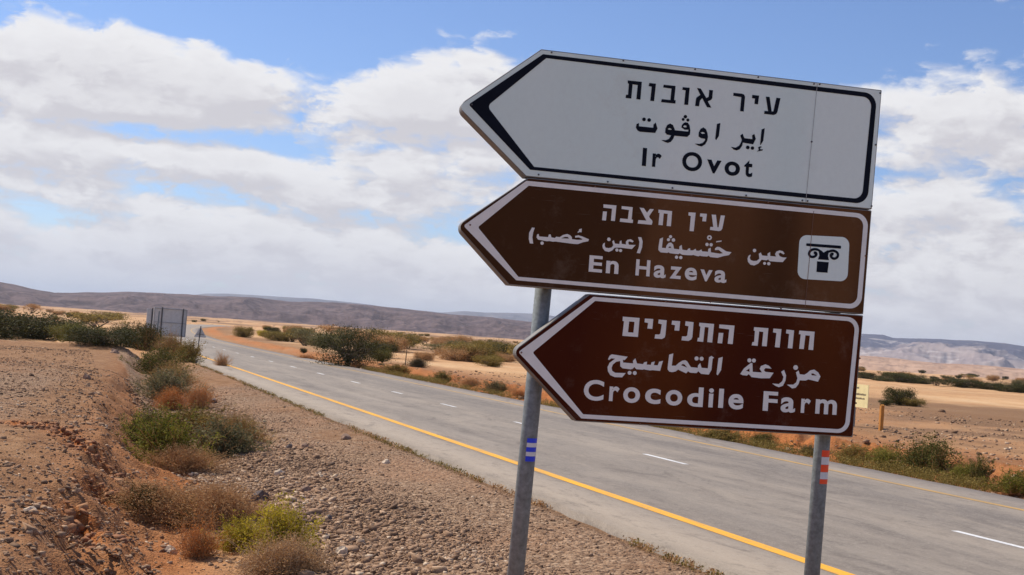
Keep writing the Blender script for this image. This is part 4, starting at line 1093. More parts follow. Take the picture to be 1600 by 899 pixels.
# ------------------------------------------------------------------ the direction sign
SG = json.loads(r'''{"heb1":[[[444.3,3656.9],[533.1,3658.2],[531.5,3549.0],[505.7,3549.0],[508.5,3635.6],[476.2,3636.8],[474.2,3549.0],[438.5,3549.2],[439.9,3568.9],[452.3,3570.2],[452.9,3637.0],[445.5,3639.7]],[[580.6,3656.5],[622.1,3656.6],[617.8,3549.0],[593.7,3548.8],[596.5,3635.6],[576.6,3636.9]],[[670.8,3656.1],[746.9,3656.6],[743.9,3569.8],[753.8,3569.1],[752.7,3548.7],[662.3,3547.9],[664.5,3567.0],[719.8,3567.1],[722.1,3637.3],[669.2,3638.5]],[[792.4,3654.6],[837.1,3655.4],[834.4,3549.1],[809.0,3548.8],[811.9,3636.8],[791.0,3638.0]],[[883.2,3659.8],[907.8,3658.3],[947.4,3604.3],[961.4,3614.6],[962.1,3656.2],[986.7,3656.8],[984.7,3606.6],[977.4,3595.3],[958.0,3585.0],[983.6,3548.4],[955.0,3548.8],[921.3,3600.7],[907.9,3584.2],[903.8,3548.2],[879.3,3548.4],[881.6,3593.6],[885.4,3601.7],[906.9,3619.2]],[[1118.9,3655.8],[1172.5,3656.4],[1187.6,3652.8],[1195.2,3639.5],[1193.0,3547.2],[1169.0,3547.1],[1171.1,3634.3],[1118.4,3637.0]],[[1241.2,3656.2],[1285.9,3656.5],[1282.2,3601.8],[1258.8,3601.4],[1260.2,3634.9],[1240.0,3636.2]],[[1329.6,3655.3],[1355.0,3655.9],[1374.0,3568.4],[1385.2,3568.9],[1399.2,3655.8],[1426.2,3655.9],[1411.6,3567.1],[1403.9,3553.9],[1389.4,3547.0],[1325.8,3547.3],[1327.5,3566.3],[1350.6,3566.6]]],"ar1":[[[533.1,3406.6],[534.5,3387.0],[624.1,3387.3],[624.2,3407.1],[637.4,3420.7],[651.0,3385.5],[638.8,3356.9],[541.6,3354.3],[527.0,3360.4],[515.6,3375.9],[518.0,3399.0]],[[574.5,3433.2],[572.8,3426.2],[567.1,3421.4],[559.8,3420.7],[553.6,3424.2],[550.9,3430.7],[552.6,3437.7],[558.3,3442.5],[565.6,3443.3],[571.8,3439.7]],[[607.0,3432.7],[605.2,3425.7],[599.6,3420.9],[592.2,3420.1],[586.0,3423.7],[583.2,3430.2],[585.0,3437.2],[590.7,3442.0],[598.0,3442.8],[604.2,3439.2]],[[824.4,3442.0],[840.4,3440.6],[852.6,3425.1],[859.5,3395.1],[858.1,3370.5],[841.8,3353.5],[760.8,3352.7],[754.3,3332.2],[739.9,3312.4],[721.5,3304.4],[702.2,3308.5],[679.4,3318.4],[707.8,3319.8],[726.1,3329.3],[740.3,3352.1],[711.6,3355.3],[700.7,3366.3],[701.1,3390.8],[710.6,3413.2],[728.8,3424.2],[746.8,3417.0],[757.7,3396.7],[761.6,3386.4],[845.8,3387.0],[846.6,3398.4],[822.9,3395.9],[801.4,3407.4],[803.5,3422.9],[813.7,3436.3]],[[727.6,3396.6],[739.0,3391.7],[740.9,3387.3],[722.1,3385.4],[716.0,3390.8]],[[820.9,3423.3],[832.2,3421.4],[834.4,3412.4],[821.9,3409.6],[811.4,3414.6]],[[833.4,3477.3],[831.6,3470.6],[826.2,3466.0],[819.2,3465.3],[813.2,3468.6],[810.6,3474.8],[812.3,3481.5],[817.7,3486.1],[824.8,3486.8],[830.7,3483.5]],[[818.4,3458.8],[817.0,3453.3],[812.5,3449.5],[806.6,3448.8],[801.7,3451.6],[799.5,3456.8],[800.9,3462.4],[805.4,3466.2],[811.3,3466.8],[816.2,3464.0]],[[849.3,3458.4],[847.8,3452.5],[843.0,3448.4],[836.7,3447.8],[831.4,3450.8],[829.1,3456.3],[830.6,3462.2],[835.4,3466.3],[841.7,3466.9],[847.0,3463.9]],[[941.5,3422.6],[958.1,3413.6],[969.2,3391.7],[974.1,3367.7],[971.1,3342.8],[959.8,3320.1],[938.5,3305.1],[919.2,3306.8],[891.3,3317.7],[921.5,3319.3],[943.3,3327.7],[955.1,3342.7],[957.5,3353.7],[928.6,3355.3],[913.6,3364.5],[913.4,3389.0],[924.5,3413.2]],[[937.0,3394.5],[950.1,3391.3],[952.1,3385.3],[936.3,3382.2],[924.7,3388.6]],[[1025.9,3453.0],[1047.9,3461.5],[1043.8,3381.0],[1028.1,3353.3],[1021.2,3360.2]],[[1179.9,3396.7],[1195.1,3410.6],[1208.3,3384.2],[1260.3,3383.3],[1257.1,3406.2],[1271.0,3416.9],[1282.8,3387.2],[1267.3,3351.6],[1200.5,3355.6],[1197.1,3335.1],[1182.5,3312.1],[1163.7,3303.4],[1144.1,3306.6],[1125.3,3321.7],[1156.0,3320.2],[1177.7,3334.7],[1187.7,3354.2],[1192.9,3371.8]],[[1246.4,3330.3],[1244.5,3323.2],[1238.7,3318.3],[1231.1,3317.6],[1224.7,3321.2],[1221.9,3327.8],[1223.7,3334.9],[1229.6,3339.7],[1237.1,3340.5],[1243.6,3336.9]],[[1276.3,3329.3],[1274.6,3322.6],[1269.0,3318.0],[1261.8,3317.3],[1255.8,3320.7],[1253.1,3327.0],[1254.9,3333.7],[1260.4,3338.3],[1267.6,3339.0],[1273.7,3335.6]],[[1315.9,3449.5],[1336.5,3459.4],[1332.1,3379.9],[1316.1,3351.9],[1312.6,3356.2]],[[1300.9,3336.5],[1313.4,3344.5],[1326.6,3342.2],[1312.6,3332.1],[1318.5,3325.9],[1334.0,3328.1],[1329.8,3319.3],[1294.6,3309.5],[1306.8,3321.6]]],"heb2":[[[347.7,2894.8],[428.4,2895.7],[425.6,2801.0],[401.0,2800.9],[402.6,2873.9],[349.1,2875.0]],[[348.0,2852.4],[372.6,2853.3],[369.7,2799.1],[345.6,2799.1]],[[461.4,2894.7],[530.2,2894.4],[528.7,2819.6],[537.9,2819.1],[537.1,2799.1],[455.9,2799.7],[457.2,2820.3],[504.7,2820.1],[508.2,2875.6],[461.3,2877.4]],[[572.9,2895.7],[599.2,2895.5],[621.8,2869.5],[638.1,2893.7],[663.0,2894.7],[636.3,2849.4],[640.6,2839.1],[656.8,2825.9],[660.2,2816.8],[656.0,2799.1],[567.4,2799.1],[570.9,2820.0],[621.1,2821.3]],[[692.1,2894.6],[778.5,2893.1],[777.2,2801.3],[750.2,2800.7],[751.9,2874.6],[726.8,2875.0],[725.0,2802.5],[698.6,2802.2],[700.4,2875.2],[692.8,2875.9]],[[883.3,2896.0],[928.1,2897.4],[923.5,2783.1],[896.9,2782.9],[898.8,2874.6],[883.2,2877.2]],[[957.8,2896.1],[1000.0,2897.3],[997.7,2849.9],[973.7,2849.6],[974.7,2876.1],[956.3,2877.7]],[[1030.7,2895.2],[1058.0,2896.6],[1072.6,2821.5],[1080.2,2822.2],[1089.2,2896.0],[1116.1,2897.1],[1104.7,2816.3],[1097.1,2803.4],[1083.2,2798.9],[1026.5,2801.2],[1027.4,2820.2],[1046.3,2820.5]]],"ar2":[[[-77.7,2716.9],[-61.0,2716.9],[-68.8,2687.6],[-71.3,2658.8],[-63.4,2622.3],[-83.7,2622.0],[-92.1,2648.4],[-92.8,2685.5]],[[-44.2,2678.3],[-35.8,2683.4],[-30.3,2668.1],[23.7,2668.6],[26.9,2684.6],[37.0,2686.9],[44.2,2668.9],[64.9,2667.3],[73.0,2675.8],[93.7,2674.7],[113.2,2689.4],[139.0,2698.0],[157.1,2691.8],[168.2,2681.3],[169.1,2669.8],[200.2,2668.2],[226.6,2670.5],[235.1,2675.6],[210.9,2683.6],[189.0,2680.2],[186.8,2690.1],[207.0,2696.2],[231.0,2691.1],[273.5,2677.5],[269.9,2665.7],[239.4,2657.3],[207.9,2643.0],[181.4,2642.1],[69.3,2646.7],[54.8,2644.1],[34.2,2646.5],[16.8,2643.6],[-36.2,2649.0],[-46.4,2661.0]],[[125.6,2679.5],[143.3,2679.9],[151.3,2671.2],[102.9,2668.4]],[[0.5,2630.7],[-1.0,2624.5],[-6.0,2620.4],[-12.5,2619.8],[-17.9,2623.1],[-20.4,2628.9],[-18.8,2635.1],[-13.9,2639.3],[-7.4,2639.8],[-1.9,2636.6]],[[208.8,2732.4],[224.6,2738.1],[225.7,2715.1],[213.0,2715.5],[203.0,2710.3],[201.1,2715.8],[208.0,2722.2]],[[363.4,2659.9],[373.3,2666.5],[373.2,2647.7],[379.9,2636.7],[399.4,2635.5],[416.9,2641.4],[426.3,2655.2],[417.3,2677.6],[427.1,2685.7],[436.0,2666.2],[463.0,2665.6],[464.7,2683.2],[474.8,2688.4],[477.7,2668.3],[504.8,2666.4],[502.2,2682.1],[511.7,2696.0],[532.4,2700.7],[551.1,2690.7],[545.7,2683.0],[521.4,2686.7],[517.5,2677.6],[522.8,2666.5],[564.8,2668.6],[542.6,2642.0],[470.5,2644.5],[440.7,2642.0],[433.5,2638.4],[421.2,2622.9],[401.1,2612.5],[377.0,2616.2],[362.4,2632.3],[359.3,2646.5]],[[407.5,2689.2],[405.8,2682.6],[400.4,2678.1],[393.5,2677.5],[387.5,2681.0],[384.9,2687.2],[386.6,2693.8],[392.0,2698.3],[398.9,2698.9],[404.8,2695.4]],[[460.8,2629.2],[459.3,2623.3],[454.5,2619.3],[448.2,2618.8],[442.9,2621.9],[440.6,2627.5],[442.1,2633.4],[446.9,2637.4],[453.1,2637.9],[458.5,2634.8]],[[483.3,2628.2],[481.8,2622.3],[477.0,2618.3],[470.7,2617.8],[465.4,2620.9],[463.1,2626.5],[464.6,2632.4],[469.4,2636.4],[475.7,2637.0],[481.0,2633.8]],[[576.3,2717.6],[597.3,2718.0],[606.6,2694.1],[606.1,2659.1],[595.3,2620.4],[574.7,2621.6],[585.1,2657.3],[586.7,2689.4]],[[712.6,2718.9],[733.1,2729.4],[730.0,2666.4],[754.4,2665.6],[757.8,2682.0],[770.2,2699.1],[785.1,2703.3],[799.7,2691.4],[805.9,2667.1],[839.6,2665.6],[839.8,2683.2],[852.8,2694.6],[859.4,2665.9],[888.5,2664.0],[896.9,2675.0],[907.4,2678.8],[911.3,2665.9],[928.1,2667.4],[942.6,2678.9],[948.0,2667.6],[964.9,2667.6],[981.0,2677.8],[984.9,2666.4],[1023.3,2666.7],[1023.6,2684.4],[1038.4,2693.0],[1041.9,2665.4],[1100.8,2661.6],[1119.0,2666.1],[1089.9,2684.2],[1067.0,2680.8],[1066.3,2691.0],[1079.4,2702.4],[1094.8,2702.3],[1139.7,2679.7],[1174.0,2676.7],[1158.3,2657.7],[1123.3,2648.8],[1087.1,2635.4],[1040.9,2635.9],[1028.0,2643.6],[1019.2,2637.0],[982.4,2636.8],[974.5,2639.1],[964.2,2633.8],[939.4,2637.6],[933.1,2640.0],[921.0,2636.9],[890.6,2634.9],[860.0,2635.2],[844.2,2642.6],[835.6,2636.1],[783.7,2637.5],[772.7,2642.4],[765.5,2637.4],[722.9,2638.1],[708.4,2651.4],[708.4,2671.9]],[[774.8,2677.6],[783.8,2678.4],[789.0,2670.1],[770.9,2668.5]],[[789.9,2738.8],[788.4,2732.8],[783.5,2728.8],[777.1,2728.2],[771.7,2731.4],[769.3,2737.0],[770.9,2743.0],[775.8,2747.0],[782.1,2747.6],[787.5,2744.5]],[[778.2,2719.7],[776.6,2713.7],[771.7,2709.7],[765.4,2709.1],[760.0,2712.2],[757.6,2717.9],[759.2,2723.8],[764.1,2727.9],[770.4,2728.4],[775.8,2725.3]],[[810.7,2720.2],[809.0,2713.5],[803.5,2709.0],[796.4,2708.4],[790.4,2711.9],[787.7,2718.2],[789.5,2724.8],[794.9,2729.4],[802.0,2730.0],[808.1,2726.5]],[[837.1,2618.1],[835.5,2611.7],[830.3,2607.5],[823.6,2606.9],[817.8,2610.2],[815.3,2616.2],[817.0,2622.5],[822.2,2626.8],[828.9,2627.4],[834.6,2624.0]],[[864.0,2618.0],[862.3,2611.7],[857.1,2607.4],[850.4,2606.8],[844.7,2610.2],[842.1,2616.1],[843.8,2622.5],[849.0,2626.7],[855.7,2627.3],[861.5,2624.0]],[[1025.1,2711.9],[1023.4,2705.5],[1018.2,2701.2],[1011.4,2700.6],[1005.6,2704.0],[1003.1,2710.0],[1004.7,2716.3],[1010.0,2720.6],[1016.8,2721.2],[1022.5,2717.9]],[[1051.2,2712.4],[1049.6,2706.0],[1044.3,2701.7],[1037.5,2701.1],[1031.7,2704.5],[1029.2,2710.5],[1030.9,2716.8],[1036.1,2721.1],[1042.9,2721.7],[1048.7,2718.4]],[[1042.4,2755.1],[1040.0,2745.9],[1032.4,2739.7],[1022.6,2738.9],[1014.2,2743.7],[1010.5,2752.3],[1013.0,2761.5],[1020.5,2767.8],[1030.4,2768.6],[1038.7,2763.8]],[[1032.6,2754.3],[1031.7,2750.7],[1028.7,2748.3],[1025.0,2748.0],[1021.7,2749.9],[1020.3,2753.2],[1021.3,2756.7],[1024.2,2759.1],[1028.0,2759.5],[1031.2,2757.6]],[[1072.4,2736.3],[1105.9,2743.6],[1104.8,2736.5],[1069.9,2728.4]],[[1292.1,2670.4],[1298.9,2672.1],[1293.4,2651.9],[1301.2,2639.4],[1320.0,2635.5],[1340.6,2638.3],[1355.9,2652.8],[1350.3,2683.1],[1362.5,2691.8],[1373.0,2674.0],[1407.9,2673.7],[1406.9,2687.9],[1423.5,2700.3],[1425.2,2675.2],[1463.7,2675.1],[1455.7,2689.9],[1463.9,2706.0],[1484.3,2715.4],[1505.6,2711.8],[1518.2,2698.5],[1511.6,2692.4],[1489.9,2701.6],[1478.8,2694.0],[1486.8,2679.3],[1508.2,2673.4],[1532.7,2674.4],[1510.1,2644.9],[1477.5,2643.2],[1423.9,2643.1],[1412.8,2653.2],[1405.1,2647.0],[1370.2,2647.4],[1351.0,2621.6],[1326.4,2608.6],[1300.8,2610.8],[1283.5,2626.9],[1279.4,2646.3],[1284.4,2664.3]],[[1332.8,2701.3],[1331.1,2694.7],[1325.6,2690.3],[1318.5,2689.7],[1312.4,2693.1],[1309.8,2699.4],[1311.5,2706.0],[1317.0,2710.4],[1324.1,2711.0],[1330.2,2707.6]],[[1401.7,2627.6],[1400.2,2622.1],[1395.6,2618.3],[1389.6,2617.8],[1384.5,2620.8],[1382.3,2626.0],[1383.8,2631.6],[1388.4,2635.3],[1394.4,2635.8],[1399.5,2632.9]],[[1430.3,2628.3],[1428.6,2621.9],[1423.3,2617.6],[1416.4,2617.1],[1410.6,2620.4],[1408.1,2626.4],[1409.8,2632.8],[1415.1,2637.0],[1421.9,2637.6],[1427.8,2634.3]]],"heb3":[[[516.1,2232.6],[620.9,2232.1],[618.3,2117.7],[521.2,2117.6],[525.3,2204.5],[515.9,2207.6]],[[557.1,2206.8],[590.7,2206.7],[588.5,2141.7],[554.6,2141.2]],[[654.2,2231.5],[706.5,2232.3],[704.7,2172.6],[673.3,2173.0],[676.1,2206.1],[653.0,2209.0]],[[740.7,2232.2],[791.3,2231.0],[789.4,2142.9],[786.5,2127.2],[769.1,2116.2],[722.7,2116.8],[725.1,2140.9],[749.2,2141.9],[756.8,2148.2],[762.0,2204.7],[739.2,2208.9]],[[825.6,2232.0],[876.3,2231.9],[874.3,2173.5],[843.9,2174.0],[845.7,2205.2],[823.2,2208.5]],[[910.7,2234.5],[961.7,2232.1],[959.9,2141.7],[954.8,2127.7],[937.3,2116.7],[892.5,2117.4],[894.9,2141.6],[919.2,2142.6],[926.9,2149.0],[931.0,2205.7],[909.2,2208.7]],[[998.5,2232.1],[1092.7,2231.3],[1088.3,2117.8],[1056.7,2118.7],[1059.5,2207.4],[1034.9,2208.7],[1031.0,2117.6],[992.1,2118.7],[995.5,2140.4],[1004.9,2141.0],[1006.2,2209.3],[997.8,2212.6]],[[1126.9,2231.0],[1224.1,2231.2],[1220.1,2117.4],[1188.1,2118.0],[1192.1,2205.5],[1126.2,2209.0]],[[1126.1,2179.9],[1155.7,2181.3],[1152.3,2116.7],[1122.5,2117.5]],[[1350.9,2231.0],[1443.8,2231.6],[1440.4,2119.3],[1409.4,2119.6],[1412.3,2206.3],[1385.7,2207.3],[1381.6,2118.5],[1343.1,2119.1],[1346.2,2138.9],[1357.1,2140.9],[1357.8,2207.7],[1350.1,2210.1]],[[1477.1,2232.0],[1529.2,2231.6],[1524.9,2118.2],[1493.7,2118.9],[1498.0,2206.3],[1475.5,2208.8]],[[1561.7,2231.9],[1612.3,2230.6],[1608.2,2118.6],[1578.3,2119.0],[1581.3,2206.1],[1560.2,2208.7]],[[1646.7,2231.9],[1747.7,2232.1],[1745.5,2118.2],[1714.0,2118.9],[1718.0,2205.5],[1688.8,2205.5],[1683.4,2119.7],[1652.9,2120.1],[1657.2,2208.7],[1645.0,2210.7]]],"ar3":[[[442.5,1972.4],[451.4,1993.1],[464.1,2002.6],[563.1,1995.1],[546.7,1973.8],[534.7,1974.4],[537.3,1958.8],[600.3,1957.3],[597.7,1973.0],[611.5,1989.0],[624.2,1959.0],[661.8,1957.2],[668.5,1969.2],[686.2,1973.9],[684.5,1955.9],[710.1,1956.2],[714.9,1972.4],[734.1,1978.1],[729.7,1956.0],[753.8,1956.2],[761.3,1978.5],[785.0,1985.9],[771.2,1924.1],[724.3,1925.3],[706.4,1922.7],[679.2,1925.2],[670.0,1927.4],[661.2,1923.9],[622.2,1924.2],[609.3,1936.3],[598.2,1924.0],[586.4,1920.9],[535.4,1924.1],[521.1,1936.1],[518.9,1966.1],[494.0,1960.1],[474.5,1941.5],[468.5,1921.0],[474.2,1904.1],[492.8,1893.9],[558.2,1896.8],[537.8,1869.6],[491.7,1868.0],[464.2,1877.6],[447.7,1899.5],[442.9,1925.0],[454.4,1951.7],[486.7,1978.3],[462.9,1978.1],[448.8,1967.1]],[[594.5,1900.7],[592.6,1893.5],[586.6,1888.7],[578.9,1888.2],[572.3,1892.1],[569.4,1899.0],[571.3,1906.3],[577.3,1911.1],[585.0,1911.6],[591.6,1907.6]],[[626.8,1901.4],[624.9,1894.2],[618.9,1889.4],[611.2,1888.9],[604.6,1892.8],[601.7,1899.8],[603.6,1907.0],[609.6,1911.8],[617.3,1912.3],[623.9,1908.4]],[[1134.8,2025.6],[1161.8,2036.2],[1156.7,1953.9],[1137.4,1922.0],[1129.2,1928.7]],[[821.5,2025.6],[846.7,2034.7],[842.2,1960.3],[867.0,1962.0],[884.0,1979.1],[907.2,1995.3],[925.2,1999.4],[937.8,1993.0],[963.1,1959.8],[1007.5,1958.5],[1008.0,1973.1],[1020.7,1988.5],[1031.8,1960.1],[1071.7,1959.9],[1074.7,2027.2],[1089.4,2037.0],[1107.0,2026.6],[1098.2,2020.1],[1095.2,1952.7],[1080.5,1922.5],[1031.3,1923.6],[1011.9,1938.4],[1002.1,1926.1],[960.9,1926.2],[946.6,1934.0],[936.9,1920.2],[899.4,1933.7],[883.7,1939.9],[869.4,1927.3],[848.6,1921.6],[830.3,1923.3],[817.2,1936.9],[818.2,1965.9]],[[900.1,1967.2],[911.6,1976.7],[924.1,1971.7],[940.5,1955.4]],[[1009.3,2015.4],[1007.2,2007.7],[1000.9,2002.6],[992.6,2002.1],[985.6,2006.2],[982.5,2013.6],[984.5,2021.2],[990.9,2026.3],[999.2,2026.9],[1006.2,2022.7]],[[1041.4,2016.2],[1039.4,2008.5],[1033.0,2003.4],[1024.7,2002.8],[1017.6,2007.0],[1014.6,2014.3],[1016.6,2022.0],[1023.0,2027.1],[1031.3,2027.7],[1038.3,2023.5]],[[1281.1,1940.0],[1303.0,1975.2],[1345.6,2011.8],[1355.1,2010.7],[1360.6,1957.8],[1420.8,1958.2],[1404.4,1978.5],[1410.7,1996.7],[1440.0,2009.3],[1463.2,2002.0],[1481.3,1985.4],[1441.6,1986.3],[1431.1,1973.2],[1443.1,1963.3],[1496.2,1961.5],[1474.0,1926.2],[1415.8,1922.3],[1355.3,1925.4],[1343.2,1937.1],[1335.4,1941.9],[1324.8,1932.3],[1294.6,1933.8]],[[1317.1,1961.9],[1338.5,1977.6],[1340.0,1956.4]],[[1347.9,2027.2],[1345.9,2019.6],[1339.4,2014.5],[1331.1,2013.9],[1324.1,2018.1],[1321.0,2025.4],[1323.0,2033.0],[1329.4,2038.1],[1337.8,2038.7],[1344.8,2034.5]],[[1376.8,2028.1],[1374.8,2020.5],[1368.3,2015.4],[1360.0,2014.8],[1352.9,2019.0],[1349.9,2026.3],[1351.9,2033.9],[1358.3,2039.0],[1366.7,2039.6],[1373.7,2035.5]],[[1544.9,1970.1],[1563.0,1983.8],[1578.5,1951.0],[1576.9,1918.7],[1562.1,1885.7],[1536.2,1875.1],[1513.0,1882.5],[1491.3,1895.3],[1534.9,1894.6],[1556.3,1913.8],[1562.2,1939.2]],[[1641.8,1973.0],[1658.0,1986.7],[1667.2,1964.0],[1697.9,1962.5],[1716.2,1974.4],[1734.2,1991.8],[1760.5,1998.9],[1788.5,1982.9],[1804.7,1958.8],[1790.4,1925.6],[1726.5,1935.7],[1707.9,1927.3],[1669.7,1926.6],[1663.7,1903.0],[1646.2,1878.6],[1623.7,1873.6],[1588.1,1894.5],[1629.7,1897.2],[1647.8,1912.7],[1653.7,1938.1]],[[1741.2,1972.5],[1754.5,1975.2],[1780.3,1962.6],[1747.7,1962.2]],[[1653.8,2004.3],[1651.3,1995.3],[1643.7,1989.3],[1633.8,1988.6],[1625.5,1993.5],[1621.9,2002.1],[1624.3,2011.1],[1631.9,2017.1],[1641.8,2017.7],[1650.1,2012.8]]],"lat1":[["I",568.6,594.7,3149.5,3259.7],["r",632.3,689.5,3150.9,3233.4],["O",820.6,947.7,3148.0,3265.0],["v",979.0,1071.6,3148.1,3230.3],["o",1093.6,1193.1,3145.1,3232.6],["t",1219.8,1274.2,3147.3,3251.6]],"lat2":[["E",284.9,367.7,2485.0,2583.5],["n",391.1,468.4,2484.8,2561.0],["H",575.5,664.4,2486.4,2584.0],["a",689.4,765.5,2482.6,2559.9],["z",791.1,863.7,2485.8,2559.4],["e",885.4,962.8,2484.4,2561.4],["v",982.8,1060.6,2485.9,2556.7],["a",1075.7,1152.7,2484.8,2561.1]],"lat3":[["C",307.7,430.8,1719.8,1843.7],["r",465.4,527.2,1724.0,1812.5],["o",551.9,656.4,1720.7,1814.8],["c",688.4,786.0,1723.1,1815.2],["o",817.4,922.3,1721.4,1815.1],["d",953.7,1054.6,1723.3,1841.2],["i",1088.9,1119.9,1725.0,1840.2],["l",1153.4,1184.4,1726.0,1842.1],["e",1216.7,1314.0,1722.5,1816.1],["F",1440.2,1534.4,1725.9,1845.6],["a",1556.1,1651.1,1724.2,1817.2],["r",1688.7,1751.3,1728.0,1816.4],["m",1784.3,1926.0,1728.7,1819.4]],"b1":[[-578.5,3390.1],[-98.9,3785.0],[2098.3,3781.7],[2079.8,3023.7],[-137.2,3015.6]],"b1o":[[-511.2,3406.5],[-87.3,3755.4],[2066.6,3754.2],[2045.8,3053.2],[-115.2,3058.7]],"b1i":[[-400.3,3408.6],[-65.8,3734.0],[2033.7,3724.9],[2007.6,3081.9],[-92.1,3078.2]],"b2":[[-528.7,2685.5],[-121.4,3011.0],[2079.7,3018.0],[2065.7,2363.8],[-191.2,2366.5]],"b2o":[[-487.4,2691.1],[-131.1,2990.9],[2060.2,2992.0],[2046.1,2393.5],[-150.0,2397.5]],"b2i":[[-401.6,2690.1],[-115.8,2962.6],[2028.2,2964.9],[2015.8,2422.0],[-138.1,2419.0]],"b3":[[-142.7,1974.9],[301.1,2352.4],[2065.7,2357.8],[2045.4,1596.8],[272.1,1590.9]],"b3o":[[-106.2,1976.3],[325.9,2337.1],[2043.6,2340.1],[2014.9,1618.9],[304.1,1610.3]],"b3i":[[-19.5,1979.8],[338.3,2313.1],[2014.3,2314.7],[1986.9,1641.8],[314.0,1635.3]],"riv1":[[-36.3,3771.9],[408.3,3773.8],[-491.8,3408.5],[-60.9,3034.7],[364.6,3032.6],[863.2,3772.6],[1272.5,3770.5],[1640.3,3769.4],[1678.2,3771.4],[2086.7,3760.5],[2077.9,3432.2],[2075.6,3044.2],[1647.0,3036.6],[1612.9,3036.8],[1244.4,3033.1],[771.1,3034.1],[1649.3,3407.3]],"riv2":[[-447.8,2699.4],[289.8,2996.1],[893.5,2999.0],[1389.7,3004.1],[2054.5,2729.9],[614.4,2367.5],[1060.9,2363.7],[1517.5,2359.7]],"riv3":[[-86.7,1974.9],[777.1,2345.4],[1434.7,2345.4],[2057.9,2089.4],[2050.6,1810.1],[669.4,1599.2],[1402.4,1601.5]],"seam":[[1661.3,3769.5],[1634.5,3028.9],[1691.0,2978.2],[1674.1,2379.7]],"pict":[[1609.1,2822.5],[1941.1,2835.7],[1944.0,2558.8],[1610.6,2550.1]],"bar":[[1654.8,2774.3],[1887.3,2778.4],[1887.7,2759.6],[1655.9,2756.8]],"cap":[[1743.0,2744.8],[1758.4,2737.3],[1774.1,2725.9],[1788.4,2735.9],[1800.7,2743.3],[1807.9,2730.8],[1803.9,2708.4],[1812.4,2682.4],[1738.8,2680.5],[1746.9,2705.6],[1742.2,2725.1]],"vl":[[1748.0,2733.6],[1732.7,2740.3],[1713.4,2741.8],[1692.6,2734.9],[1680.8,2721.9],[1678.7,2707.8],[1688.1,2695.4],[1705.2,2692.9],[1720.4,2700.5],[1725.2,2711.7],[1719.2,2719.2],[1708.5,2719.5]],"vr":[[1799.3,2732.0],[1811.8,2737.1],[1834.9,2743.1],[1856.6,2737.7],[1868.6,2725.1],[1867.2,2707.8],[1853.0,2695.8],[1835.9,2695.9],[1824.6,2705.4],[1823.9,2714.9],[1831.2,2721.2],[1839.9,2719.5]],"col":[[1734.1,2668.6],[1812.0,2669.1],[1807.9,2602.9],[1734.3,2602.0]],"pl":[[53.1,2365.7],[9.5,639.9]],"pr":[[1922.5,1577.2],[1907.3,708.4]],"tape":[[36.5,1465.6],[38.5,1438.7],[34.6,1411.6],[36.6,1384.7],[32.7,1357.6],[35.0,1326.9],[1921.3,1498.4],[1924.1,1456.2],[1923.0,1407.7],[1921.8,1361.3],[1922.6,1317.1],[1922.4,1286.9]]}''')
SIGN_YAW = R_(10.6)
root = empty('direction_sign', (0.16805, 7.2, 0), SIGN_YAW, label='grey-posted direction sign with one white and two brown arrow boards pointing left', cat='road sign')

def rounded(poly, rad, n=7):
    out = []
    m = len(poly)
    for i in range(m):
        a, b, c = (Vector(poly[i - 1]), Vector(poly[i]), Vector(poly[(i + 1) % m]))
        r = rad[i]
        if r <= 0:
            out.append(tuple(b)); continue
        d1, d2 = (a - b).normalized(), (c - b).normalized()
        half = d1.angle(d2) / 2
        t = r / math.tan(half)
        p1, p2 = b + d1 * t, b + d2 * t
        o = b + (d1 + d2).normalized() * (r / math.sin(half))
        a1 = math.atan2(*(p1 - o).yx); a2 = math.atan2(*(p2 - o).yx)
        da = (a2 - a1 + math.pi) % (2 * math.pi) - math.pi
        for k in range(n + 1):
            t_ = a1 + da * k / n
            out.append((o.x + r * math.cos(t_), o.y + r * math.sin(t_)))
    return out

def flat(name, polys, y, mat, parent, smooth=False):
    """filled outlines (holes allowed) as a flat print on the sign plane"""
    cu = bpy.data.curves.new(name, 'CURVE')
    cu.dimensions = '2D'; cu.fill_mode = 'BOTH'
    for P in polys:
        sp_ = cu.splines.new('POLY')
        sp_.points.add(len(P) - 1)
        for q, (u, w) in zip(sp_.points, P):
            q.co = (u, w, 0, 1)
        sp_.use_cyclic_u = True
    tmp = bpy.data.objects.new('t', cu)
    me = bpy.data.meshes.new_from_object(tmp)
    bpy.data.objects.remove(tmp); bpy.data.curves.remove(cu)
    me.transform(Matrix(((1, 0, 0, 0), (0, 0, 1, y), (0, 1, 0, 0), (0, 0, 0, 1))))
    bm = bmesh.new(); bm.from_mesh(me)
    for f in bm.faces:
        f.normal_update()
        if f.normal.y > 0: f.normal_flip()
    bm.to_mesh(me); bm.free()
    me.name = name
    me.materials.clear()
    return link(name, me, parent, mat)

def M_(L): return [(a / 1000, b / 1000) for a, b in L]

